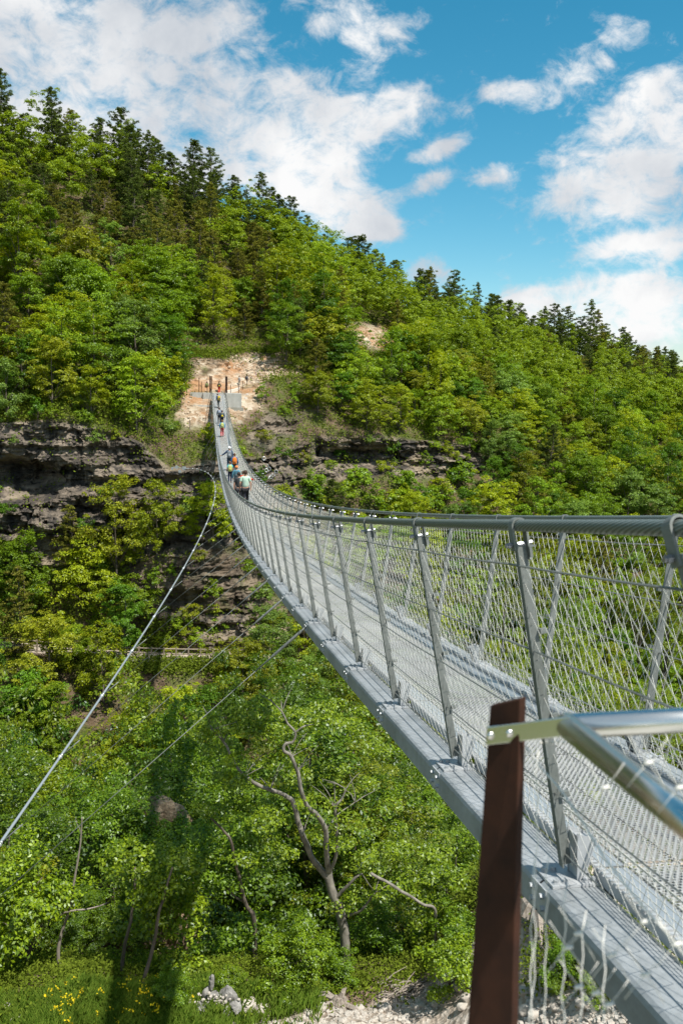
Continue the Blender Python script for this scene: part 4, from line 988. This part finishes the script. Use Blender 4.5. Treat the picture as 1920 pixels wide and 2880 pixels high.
# grass, herbs and flowers at the edge of the near bank
def blades(n, xr, rr, size, wl, m, name, flower=False, dens=None):
    P = []
    while len(P) < n:
        px, row = rn.uniform(*xr), rn.uniform(*rr)
        d = ray(px, row); y = np.interp(row, [2680, 2880], [19.0, 16.2]); x = d[0]*y
        if dens is None or rn.uniform() < dens(px, row): P.append([x, y, 0])
    P = np.array(P); P[:, 2] = nearz(P[:, 0], P[:, 1]); k = len(P); mb = MB()
    if flower:
        h = rn.uniform(.25, .6, k)[:, None]; q = P+np.concatenate([rn.normal(size=(k, 2))*.05, h], 1)
        q = (q[:, None]+rn.normal(size=(k, 6, 3))*.035).reshape(-1, 3); v, f = leafquads(q, rn.normal(size=q.shape)+[0, 0, .6], size, rn, .9); mb.add(v, f)
    else:
        h = (rn.uniform(.4, 1.2, k)*size)[:, None]; a = rn.uniform(0, 6.3, k); d = np.stack([np.cos(a), np.sin(a), 0*a], 1); w_ = np.stack([-np.sin(a), np.cos(a), 0*a], 1)*wl
        tip = P+d*h*.45+h*[0, 0, 1]; mid = P+d*h*.12+h*[0, 0, .6]
        v = np.stack([P-w_, P+w_, mid+w_*.7, tip], 1).reshape(-1, 3); v2 = np.stack([P-w_, mid+w_*.7, tip, mid-w_*.7], 1).reshape(-1, 3)
        mb.add(v2, np.arange(k*4).reshape(-1, 4)); mb.add(v, np.arange(k*4).reshape(-1, 4))
    o = mb.build(name, m); tag(o, kind='stuff'); return o
blades(26000, (-60, 900), (2700, 2895), .32, .007, M_grass, 'grass', dens=lambda x, r: (r > 2750+.0*x)*(1 if x < 680 else .25)*(1 if x > 90 else .3)*(.8 if r < 2830 or x < 640 else .1))
blades(2600, (1470, 1900), (2560, 2860), .18, .006, M_grass, 'grass', dens=lambda x, r: 1.)
blades(60, (130, 620), (2780, 2890), .045, .006, M_flower, 'yellow_flowers', True, dens=lambda x, r: math.exp(-((x-205)/70)**2)+math.exp(-((x-400)/60)**2)+.05)
# herbs
P = []
for k in range(5200):
    px, row = rn.uniform(-80, 1500), rn.uniform(2640, 2840); y = np.interp(row, [2640, 2880], [20.5, 16.4]); d = ray(px, row); x = d[0]*y
    if px > 700 and row > 2790 and rn.uniform() < .85: continue
    P.append([x, y+rn.normal()*.2, 0])
for k in range(6000):
    x, y = rn.uniform(-7, 14), rn.uniform(19.5, 32); P.append([x, y, 0])
for k in range(900):
    px, row = rn.uniform(1470, 1950), rn.uniform(2450, 2800); h = hit_near(px, row); P.append(h)
P = np.array(P); P[:, 2] = nearz(P[:, 0], P[:, 1]); Q = (P[:, None]+rn.normal(size=(len(P), 12, 3))*[.13, .13, .08]).reshape(-1, 3); Q[:, 2] += .10
mb = MB(); v, q = leafquads(Q, rn.normal(size=Q.shape)*.6+[0, -.2, .8], .075, rn); mb.add(v, q); o = mb.build('ground_cover', M_under); tag(o, kind='stuff')
# loose stones of the gravel
mb = MB()
for k in range(900):
    px = rn.uniform(640, 1960); row = rn.uniform(2810, 2900)-max(0, (px-1450)*.03)+abs(rn.normal())*0
    y = np.interp(row, [2780, 2880], [17.6, 16.3]); d = ray(px, row); x = d[0]*y
    if px > 1450: hh = hit_near(px, row); x, y = hh[0], hh[1]
    s_ = .03+.07*rn.uniform()**3; mb.rock((x, y, nearz(x, y)+s_*.2), (s_, s_*rn.uniform(.6, 1), s_*rn.uniform(.5, .8)), k, 1)
o = mb.build('gravel', M_stone); tag(o, kind='stuff')
bould = [(700, 2838, .20), (735, 2845, .16), (905, 2840, .13), (1010, 2842, .12), (1085, 2843, .13), (1180, 2838, .14), (1300, 2838, .12), (1294, 2785, .16), (1310, 2810, .12), (1640, 2830, .16), (1480, 2850, .16), (1500, 2862, .13), (1560, 2840, .1), (150, 2838, .18), (15, 2845, .15), (40, 2870, .16), (1475, 2800, .14)]
for k, (px, row, s_) in enumerate(bould):
    p = hit_near(px, row); mb = MB(); mb.rock((0, 0, s_*.35), (s_, s_*.8, s_*.62), k+60, 3, .3); o = mb.build('boulder', M_stone, smooth=True, loc=(p[0], p[1], p[2])); o.rotation_euler = (0, 0, k)
    zn = 'at the left end of the gravel track' if px < 800 and px > 600 else ('in the flowery grass at the lower left' if px < 600 else ('along the edge of the gravel track' if px < 1400 else 'on the gravel behind the rope net'))
    tag(o, 'pale limestone boulder '+zn, 'boulder', 'pale boulders '+zn)
pe = at(412, 2310, 26.5); mb = MB(); mb.rock((0, 0, -4.6), (1.9, 1.5, 5.2), 33, 5, .34); v = mb.V[0]; d_ = fbm(v*1.6, 4, .6)*.28+(cellnoise(v, (2.2, 2.2, 3.5), 5)-.5)*.22; mb.V[0] = v*(1+d_[:, None]*np.array([.45, .45, .05]))
o = mb.build('earth_bank', noisy('eroded_earth', (.20, .13, .08), (.48, .36, .24), 6, .95, bump=.9, bd=.08, sc=(1, 1, 2), obj=False), loc=tuple(pe)); tag(o, 'pale orange eroded earth bank showing between the trees under the wind cable', 'earth bank')
# cairn of grey lichened rocks
cairn = empty('rock_cairn', tuple(hit_near(600, 2835))); cairn.scale = (.78, .78, .78); tag(cairn, 'heap of grey lichened rocks with one upright slender stone', 'rock cairn'); CL = np.array(cairn.location)
for k, (px, row, sx1, sy1, sz1, tl) in enumerate([(594, 2745, .07, .07, .27, 0), (575, 2790, .14, .12, .24, .2), (600, 2800, .2, .16, .2, 0), (645, 2790, .22, .12, .26, .5), (670, 2795, .13, .1, .30, -.4), (620, 2825, .24, .2, .16, 0), (560, 2835, .2, .2, .13, 0), (680, 2830, .2, .16, .14, 0), (600, 2850, .3, .2, .12, 0), (540, 2850, .2, .2, .1, 0), (650, 2845, .2, .2, .12, 0)]):
    y = 17.3 if row < 2830 else 17.0; p = at(px, row, y)-CL; mb = MB(); mb.rock((0, 0, 0), (sx1, sy1, sz1), k+200, 3, .4)
    o = mb.build('rock', M_stoned, cairn, loc=tuple(p)); o.rotation_euler = (0, tl, 0)
mb = MB()
for k in range(160):
    px, row = 590+rn.normal()*48, 2835+rn.normal()*22; p = at(px, row, 17.05)-CL; s_ = rn.uniform(.02, .06); mb.rock(p, (s_, s_, s_*.7), k, 1)
o = mb.build('rubble', M_stone, cairn); tag(o, kind='stuff')
# stumps and brushwood
def stump(px, row, h, r0, label, seed):
    p = hit_near(px, row); mb = MB(); r = np.random.default_rng(seed)
    for k in range(9):
        a = k*.7; q = np.array([math.cos(a), math.sin(a)])*r0*.6
        mb.tube([[q[0]*1.5, q[1]*1.5, -.1], [q[0], q[1], h*.4], [q[0]*.8+r.normal()*.03, q[1]*.8, h*r.uniform(.6, 1.1)]], [r0*.5, r0*.42, r0*.12], 6)
    for k in range(6):
        a = r.uniform(0, 6.3); mb.tube([[0, 0, .1], [math.cos(a)*r0*2, math.sin(a)*r0*2, .1], [math.cos(a)*r0*3.4, math.sin(a)*r0*3.4, -.05]], [r0*.35, r0*.25, r0*.08], 5)
    o = mb.build('tree_stump', M_dead, loc=tuple(p)); tag(o, label, 'tree stump')
stump(1312, 2760, .5, .16, 'splintered grey stump left of the corten post', 1)
stump(955, 2830, .28, .20, 'low cut stump on the edge of the gravel track', 2)
stump(1510, 2560, .35, .35, 'mossy root mass on the bank under the edge beam', 3)
mb = MB()
for k in range(70):
    p = hit_near(rn.uniform(1060, 1230), rn.uniform(2770, 2815)); a = rn.normal()*.4; L2 = rn.uniform(.2, .8)
    d = np.array([math.cos(a), math.sin(a)*.3, rn.normal()*.2])*L2; mb.tube([p+[0, 0, .05], p+d*.5+[0, 0, .12], p+d+[0, 0, .08]], [.02, .014, .006], 4)
for k in range(120):
    p = hit_near(rn.uniform(1470, 1700), rn.uniform(2480, 2720)); a = rn.uniform(0, 6); L2 = rn.uniform(.15, .5); d = np.array([math.cos(a), math.sin(a), .1])*L2; mb.tube([p+[0, 0, .02], p+d+[0, 0, .04]], [.012, .004], 4)
o = mb.build('brushwood', M_dead); tag(o, kind='stuff')
# scree blocks beside the abutment
mb = MB(); rs = np.random.default_rng(12)
us_ = rs.uniform(-.06, .14, 2600); t2 = rs.uniform(7.5, 8.95, 2600); Pq, (g1, g2, g3) = far_point(us_, t2); kq = np.where((g2 > .5) & ~((abs(Pq[:, 0]-XC) < 3.0) & (Pq[:, 1] < 103)))[0][:900]
for k, i in enumerate(kq):
    s_ = .05+.20*rs.uniform()**4; mb.rock(Pq[i]+[0, 0, s_*.2], (s_, s_*.8, s_*.7), k, 1)
o = mb.build('scree', noisy('scree_stone', (.42, .31, .21), (.62, .51, .38), 5, .95, bump=.7, bd=.03, obj=False)); tag(o, kind='stuff')
for k, (px, row, y, s_) in enumerate([(690, 1125, 98, .42), (703, 1138, 97.6, .36), (681, 1150, 97, .30), (716, 1122, 99, .28), (694, 1112, 98.6, .3)]):
    p = at(px, row, y); mb = MB(); mb.rock((0, 0, 0), (s_, s_*.8, s_*.8), k+400, 3, .25); o = mb.build('pale_rock', M_stone, loc=tuple(p))
    tag(o, 'pale angular rock tumbled right of the concrete abutment', 'rock', 'pale rocks right of the abutment')
# coils of rock-fall wire rope left on the slope, and the anchor plates of the wind cable
def coils(px, row, y, n, R, label, name, sd):
    p = at(px, row, y); r = np.random.default_rng(sd); mb = MB()
    for k in range(n):
        c = r.normal(size=3)*[.55, .15, .45]; a = np.linspace(0, 2*math.pi, 15); ax = r.normal(size=3)*.5+[0, -1, .3]; ax /= np.linalg.norm(ax)
        e1 = np.cross(ax, [0, 0, 1.]); e1 /= np.linalg.norm(e1); e2 = np.cross(ax, e1)
        mb.tube(c+R*r.uniform(.5, 1)*(np.cos(a)[:, None]*e1+np.sin(a)[:, None]*e2), .026, 6, False)
    o = mb.build(name, M_rod, loc=tuple(p)); tag(o, label, 'wire rope')
coils(745, 1330, 86, 12, .22, 'tangle of pale coiled rope on the rocks right of the hikers', 'rope_coils', 3)
p = wind(np.array([81.3]))[0]; mb = MB()
for k, (dx, dz, s_) in enumerate([(-.5, 0, .35), (-1.2, .1, .3), (-.9, -.3, .25), (-1.6, -.05, .22)]): mb.box((dx, .2+.05*k, dz), s_, .12, s_, Matrix.Rotation(k*.6, 3, 'Y'))
mb.tube([[0, 0, 0], [-.6, .2, 0], [-1.6, .7, .05]], .04, 6)
o = mb.build('cable_anchor', M_rod, loc=tuple(p)); tag(o, 'pale steel anchor plates of the wind cable bolted to the cliff', 'cable anchor')

# ------------------------------------------------------------------ people
SKIN = mat('skin', (.50, .29, .20), .6); HAIR = mat('dark_hair', (.035, .022, .015), .6)
CM = {}
def cloth(c):
    if c not in CM: CM[c] = noisy('cloth', tuple(x*.85 for x in c), c, 9, .9, bump=.3, bd=.01)
    return CM[c]
def skin_mesh(name, verts, edges, rad, m, sub=1):
    bm = bmesh.new(); ly = bm.verts.layers.skin.verify(); vs = [bm.verts.new(v) for v in verts]
    for a, b in edges: bm.edges.new((vs[a], vs[b]))
    for i, v in enumerate(vs):
        v[ly].radius = rad[i] if isinstance(rad[i], tuple) else (rad[i], rad[i]); v[ly].use_root = (i == 0)
    me = bpy.data.meshes.new(name+'_frame'); bm.to_mesh(me); bm.free()
    o = bpy.data.objects.new(name+'_frame', me); COL.objects.link(o); o.modifiers.new('s', 'SKIN').use_smooth_shade = True
    sb_ = o.modifiers.new('d', 'SUBSURF'); sb_.levels = sb_.render_levels = sub
    dg = bpy.context.evaluated_depsgraph_get(); dg.update(); r = bpy.data.meshes.new_from_object(o.evaluated_get(dg)); r.name = name; r.materials.clear(); r.materials.append(m)
    bpy.data.objects.remove(o); return r
def ell(c, s, seg=14, rings=10, cut=None):
    bm = bmesh.new(); bmesh.ops.create_uvsphere(bm, u_segments=seg, v_segments=rings, radius=1); v = np.array([x.co[:] for x in bm.verts])
    f = [[x.index for x in q.verts] for q in bm.faces]; bm.free()
    if cut is not None: f = [q for q in f if v[q].mean(0)@np.array([0, -.45, 1]) > cut]
    mb = MB(); mb.add(v*np.asarray(s)+np.asarray(c), [q for q in f if len(q) == 4], [q for q in f if len(q) == 3]); return mb
def person(x, y, z, h, face, label, top, legs, hair=None, hat=None, pack=None, arms='down', stride=.10, lean=0., shorts=False, ph=1):
    e = empty('person', (x, y, z), face); tag(e, label, 'person'); k = h/1.75; e.scale = (k, k, k)
    sh = lean  # forward lean of the torso
    def B(x_, y_, z_): return (x_, y_+max(0, z_-.95)*sh, z_-max(0, z_-.95)*abs(sh)*.2)
    a = stride*ph
    J = {'pel': B(0, 0, .95), 'waist': B(0, 0, 1.10), 'chest': B(0, .0, 1.30), 'neck0': B(0, .0, 1.47), 'neck': B(0, .012, 1.53), 'head': B(0, .02, 1.63), 'crown': B(0, .012, 1.69)}
    R_ = {'pel': (.15, .11), 'waist': (.135, .10), 'chest': (.155, .11), 'neck0': .075, 'neck': .052, 'head': .088, 'crown': .075}
    E_ = [('pel', 'waist'), ('waist', 'chest'), ('chest', 'neck0'), ('neck0', 'neck'), ('neck', 'head'), ('head', 'crown')]
    for s in (-1, 1):
        n = str(s)
        if arms == 'rail': el, wr, hd = B(s*.27+.16, .22, 1.28), B(s*.12+.45, .34, 1.22), B(s*.1+.53, .36, 1.22)
        elif arms == 'straps': el, wr, hd = B(s*.27, -.02, 1.20), B(s*.16, .17, 1.30), B(s*.12, .19, 1.34)
        elif arms == 'out' and s < 0: el, wr, hd = B(-.36, .05, 1.25), B(-.56, .12, 1.12), B(-.63, .14, 1.08)
        else: el, wr, hd = B(s*.245, -.03+a*s*.3, 1.17), B(s*.25, .05-a*s*.6, .93), B(s*.245, .07-a*s*.7, .86)
        J['sh'+n] = B(s*.175, 0, 1.42); J['el'+n] = el; J['wr'+n] = wr; J['hd'+n] = hd
        R_['sh'+n] = .062; R_['el'+n] = .044; R_['wr'+n] = .028; R_['hd'+n] = .036
        E_ += [('neck0', 'sh'+n), ('sh'+n, 'el'+n), ('el'+n, 'wr'+n), ('wr'+n, 'hd'+n)]
        dv = np.array(hd)-np.array(wr); dv /= np.linalg.norm(dv); sd = np.cross(dv, [s, 0, 0]); sd = sd/(np.linalg.norm(sd)+1e-6)
        for f in range(4):
            p = np.array(hd)+dv*.03+sd*(f-1.5)*.02; L3 = (.062, .072, .068, .052)[f]; J['f%d%s' % (f, n)] = tuple(p); J['g%d%s' % (f, n)] = tuple(p+dv*L3+np.array([-s*.012, .01, 0])); R_['f%d%s' % (f, n)] = .011; R_['g%d%s' % (f, n)] = .008
            E_ += [('hd'+n, 'f%d%s' % (f, n)), ('f%d%s' % (f, n), 'g%d%s' % (f, n))]
        p = np.array(wr)*.6+np.array(hd)*.4+sd*.035; J['th'+n] = tuple(p+dv*.045+sd*.02); R_['th'+n] = .011; E_ += [('hd'+n, 'th'+n)]
        J['hip'+n] = (s*.085, 0, .90); J['kn'+n] = (s*.10, .03+a*s, .50); J['an'+n] = (s*.10, -.03+a*s*1.3-(.0 if s*a > 0 else .06*abs(a)/.1), .09); J['to'+n] = (s*.11, .12+a*s*1.3, .035)
        R_['hip'+n] = .092; R_['kn'+n] = .060; R_['an'+n] = .042; R_['to'+n] = .036
        E_ += [('pel', 'hip'+n), ('hip'+n, 'kn'+n), ('kn'+n, 'an'+n), ('an'+n, 'to'+n)]
    ks = list(J); ix = {q: i for i, q in enumerate(ks)}
    def sub(keys, grow, nm, m, repl={}):
        kk = [q for q in ks if q in keys]; jx = {q: i for i, q in enumerate(kk)}; ed = [(jx[a_], jx[b_]) for a_, b_ in E_ if a_ in jx and b_ in jx]
        rd = [(tuple(v+grow for v in R_[q]) if isinstance(R_[q], tuple) else (R_[q]+grow,)*2) for q in kk]
        me = skin_mesh(nm, [repl.get(q, J[q]) for q in kk], ed, rd, m); o = bpy.data.objects.new(nm, me); COL.objects.link(o); o.parent = e; return o
    me = skin_mesh('body', [J[q] for q in ks], [(ix[a_], ix[b_]) for a_, b_ in E_], [R_[q] for q in ks], SKIN); o = bpy.data.objects.new('body', me); COL.objects.link(o); o.parent = e
    rp_ = {'el-1': tuple(np.array(J['sh-1'])*.25+np.array(J['el-1'])*.75), 'el1': tuple(np.array(J['sh1'])*.25+np.array(J['el1'])*.75)} if shorts else {}
    keys = {'pel', 'waist', 'chest', 'neck0', 'sh-1', 'sh1', 'el-1', 'el1'}
    if not shorts: keys |= {'wr-1', 'wr1'}
    sub(keys, .022, 'shirt' if shorts else 'jacket', cloth(top), rp_)
    sub({'pel', 'hip-1', 'hip1', 'kn-1', 'kn1', 'an-1', 'an1'}, .016, 'trousers', cloth(legs), {'pel': (0, 0, .97)})
    for s in (-1, 1):
        n = str(s); mb = ell(np.array(J['to'+n])*.6+np.array(J['an'+n])*.4+[0, .0, -.02], (.05, .135, .05)); mb.build('shoe', cloth((.06, .055, .05)), e, True)
    hc = np.array(J['head'])+[0, 0, .035]
    if hat: mb = ell(hc+[0, 0, .025], (.118, .135, .115), cut=-.05); mb.build('helmet', mat('helmet_shell', hat, .4), e, True)
    else: mb = ell(hc+[0, -.012, .012], (.099, .115, .112), cut=-.15); mb.build('hair', mat('hair', hair or (.04, .025, .018), .7), e, True)
    nose = ell(np.array(J['head'])+[0, .095, 0], (.014, .022, .02), 8, 6); 
    for s in (-1, 1):
        q = ell(np.array(J['head'])+[s*.088, 0, .0], (.012, .022, .03), 8, 6); [nose.V.append(v) for v in q.V]; [nose.Q.append(f+nose.n) for f in q.Q]; [nose.T.append(f+nose.n) for f in q.T]; nose.n += q.n
    nose.build('face', SKIN, e, True)
    ey = ell(np.array(J['head'])+[-.032, .082, .02], (.011, .008, .008), 8, 6); q = ell(np.array(J['head'])+[.032, .082, .02], (.011, .008, .008), 8, 6); [ey.V.append(v) for v in q.V]; [ey.Q.append(f+ey.n) for f in q.Q]; [ey.T.append(f+ey.n) for f in q.T]; ey.n += q.n
    ey.build('eyes', HAIR, e, True)
    if pack:
        c0 = np.array(B(0, -.21, 1.22)); pc = pack[0]; mb = ell(c0, (.175, .13, .27), 16, 12)
        mb.V[0] = c0+np.sign(mb.V[0]-c0)*np.array([.175, .13, .27])*(np.abs((mb.V[0]-c0)/np.array([.175, .13, .27]))**.62)
        b_ = mb.build('backpack', cloth(pc), e, True)
        mb = ell(c0+[0, -.11, -.06], (.11, .055, .12)); mb.build('pocket', cloth(pack[1]), b_, True)
        mb = MB()
        for s in (-1, 1): mb.tube([B(s*.11, -.12, 1.44), B(s*.12, .03, 1.475), B(s*.13, .145, 1.38), B(s*.15, .12, 1.15), B(s*.15, -.10, 1.05)], .018, 5)
        mb.build('strap', cloth(pack[1]), b_)
    return e
def walker(px, y, h, label, top, legs, z=None, face=0., **kw):
    zz = (za(y)+.047) if z is None else z; d = ray(px, 1300); x = d[0]*y
    # correct for roll at the actual row
    for _ in range(3):
        X_, _r = proj(np.array([[x, y, zz+h*.5]])); x += (px-X_[0])/F*y
    return person(x, y, zz, h, face, label, top, legs, **kw)
walker(690, 40, 1.80, 'man in mint green t-shirt and black trousers walking away at the back of the group', (.50, .66, .52), (.018, .018, .02), hair=(.05, .028, .016), shorts=True, stride=.09)
walker(672, 41, 1.66, 'teenager in black t-shirt walking close beside the man in mint green', (.05, .055, .06), (.03, .03, .035), shorts=True, ph=-1)
walker(682, 44.5, 1.52, 'child in bright red jumper leaning on the right hand cable', (.72, .05, .02), (.05, .05, .08), face=-.5, arms='rail', hair=(.09, .05, .03), lean=.15)
walker(665, 48.5, 1.50, 'child in orange cap with large petrol blue backpack', (.10, .28, .36), (.05, .06, .07), hat=(.62, .20, .05), pack=((.05, .13, .17), (.10, .12, .13)), ph=-1)
walker(647, 53.5, 1.34, 'child in turquoise shirt with small lime yellow backpack', (.08, .42, .45), (.02, .025, .06), hair=(.14, .07, .04), pack=((.45, .50, .20), (.55, .48, .10)), shorts=True)
walker(659.5, 57, 1.52, 'child in blue sweater with orange backpack at the right side of the group', (.06, .14, .30), (.04, .05, .08), hair=(.12, .06, .03), pack=((.75, .22, .03), (.5, .15, .03)), ph=-1)
walker(645, 60, 1.66, 'hiker in white helmet and navy jacket with grey backpack, left arm held out', (.04, .07, .13), (.05, .07, .10), hat=(.82, .82, .78), pack=((.20, .22, .24), (.30, .32, .34)), arms='out')
walker(625, 76.8, 1.50, 'walker in red trousers and blue jacket alone in the middle of the deck', (.05, .28, .48), (.60, .05, .06), hair=(.22, .12, .05), pack=((.50, .52, .15), (.4, .4, .2)))
walker(617, 83, 1.52, 'dark clad walker with grey pack, left one of the pair ahead of the red trousers', (.06, .08, .12), (.03, .035, .05), pack=((.30, .34, .40), (.10, .1, .1)), ph=-1)
walker(625, 82, 1.46, 'dark clad walker with yellow topped pack, right one of the pair', (.04, .05, .09), (.03, .03, .04), pack=((.10, .12, .10), (.75, .55, .03)))
walker(614.5, 90, 1.50, 'walker in navy leaning towards the left rail near the far end of the deck', (.05, .08, .15), (.06, .07, .07), lean=.35, face=.5, pack=((.55, .40, .04), (.1, .1, .1)))
zl = za(LEN)-.1
walker(616.5, 98.2, 1.30, 'walker in red trousers with black and yellow pack standing on the far landing', (.04, .05, .04), (.72, .04, .02), z=zl, pack=((.05, .06, .04), (.55, .36, .03)))
walker(582, 99, 1.28, 'walker with olive green backpack standing left of the bridge end', (.20, .20, .17), (.10, .10, .09), z=zl, pack=((.34, .38, .12), (.2, .2, .1)), ph=-1)
walker(565, 100, 1.15, 'leftmost grey clad walker standing on the far landing behind a rusty post', (.35, .36, .38), (.20, .18, .15), z=zl)
def up_walker(px, row, y, h, label, *a, **kw): p = at(px, row, y); return person(p[0], p[1], p[2], h, *a[:0], kw.pop('face', -.9), label, *a, **kw)
up_walker(673, 1086, 100, 1.15, 'walker in pale grey on the sloping path nearest the abutment', (.50, .49, .48), (.42, .40, .36))
up_walker(694, 1083, 101.3, 1.20, 'walker in grey camouflage with dark backpack on the sloping path', (.22, .22, .22), (.22, .22, .20), pack=((.06, .06, .06), (.1, .1, .1)), lean=.1)
up_walker(709, 1064, 104, 1.20, 'dark clad walker striding uphill with black backpack, highest but one on the path', (.04, .04, .045), (.06, .06, .06), pack=((.04, .04, .04), (.06, .06, .06)), lean=.2, stride=.2)
up_walker(718.5, 1070, 103, .95, 'small child in dusky pink beside the striding dark walker', (.35, .20, .26), (.20, .17, .2))
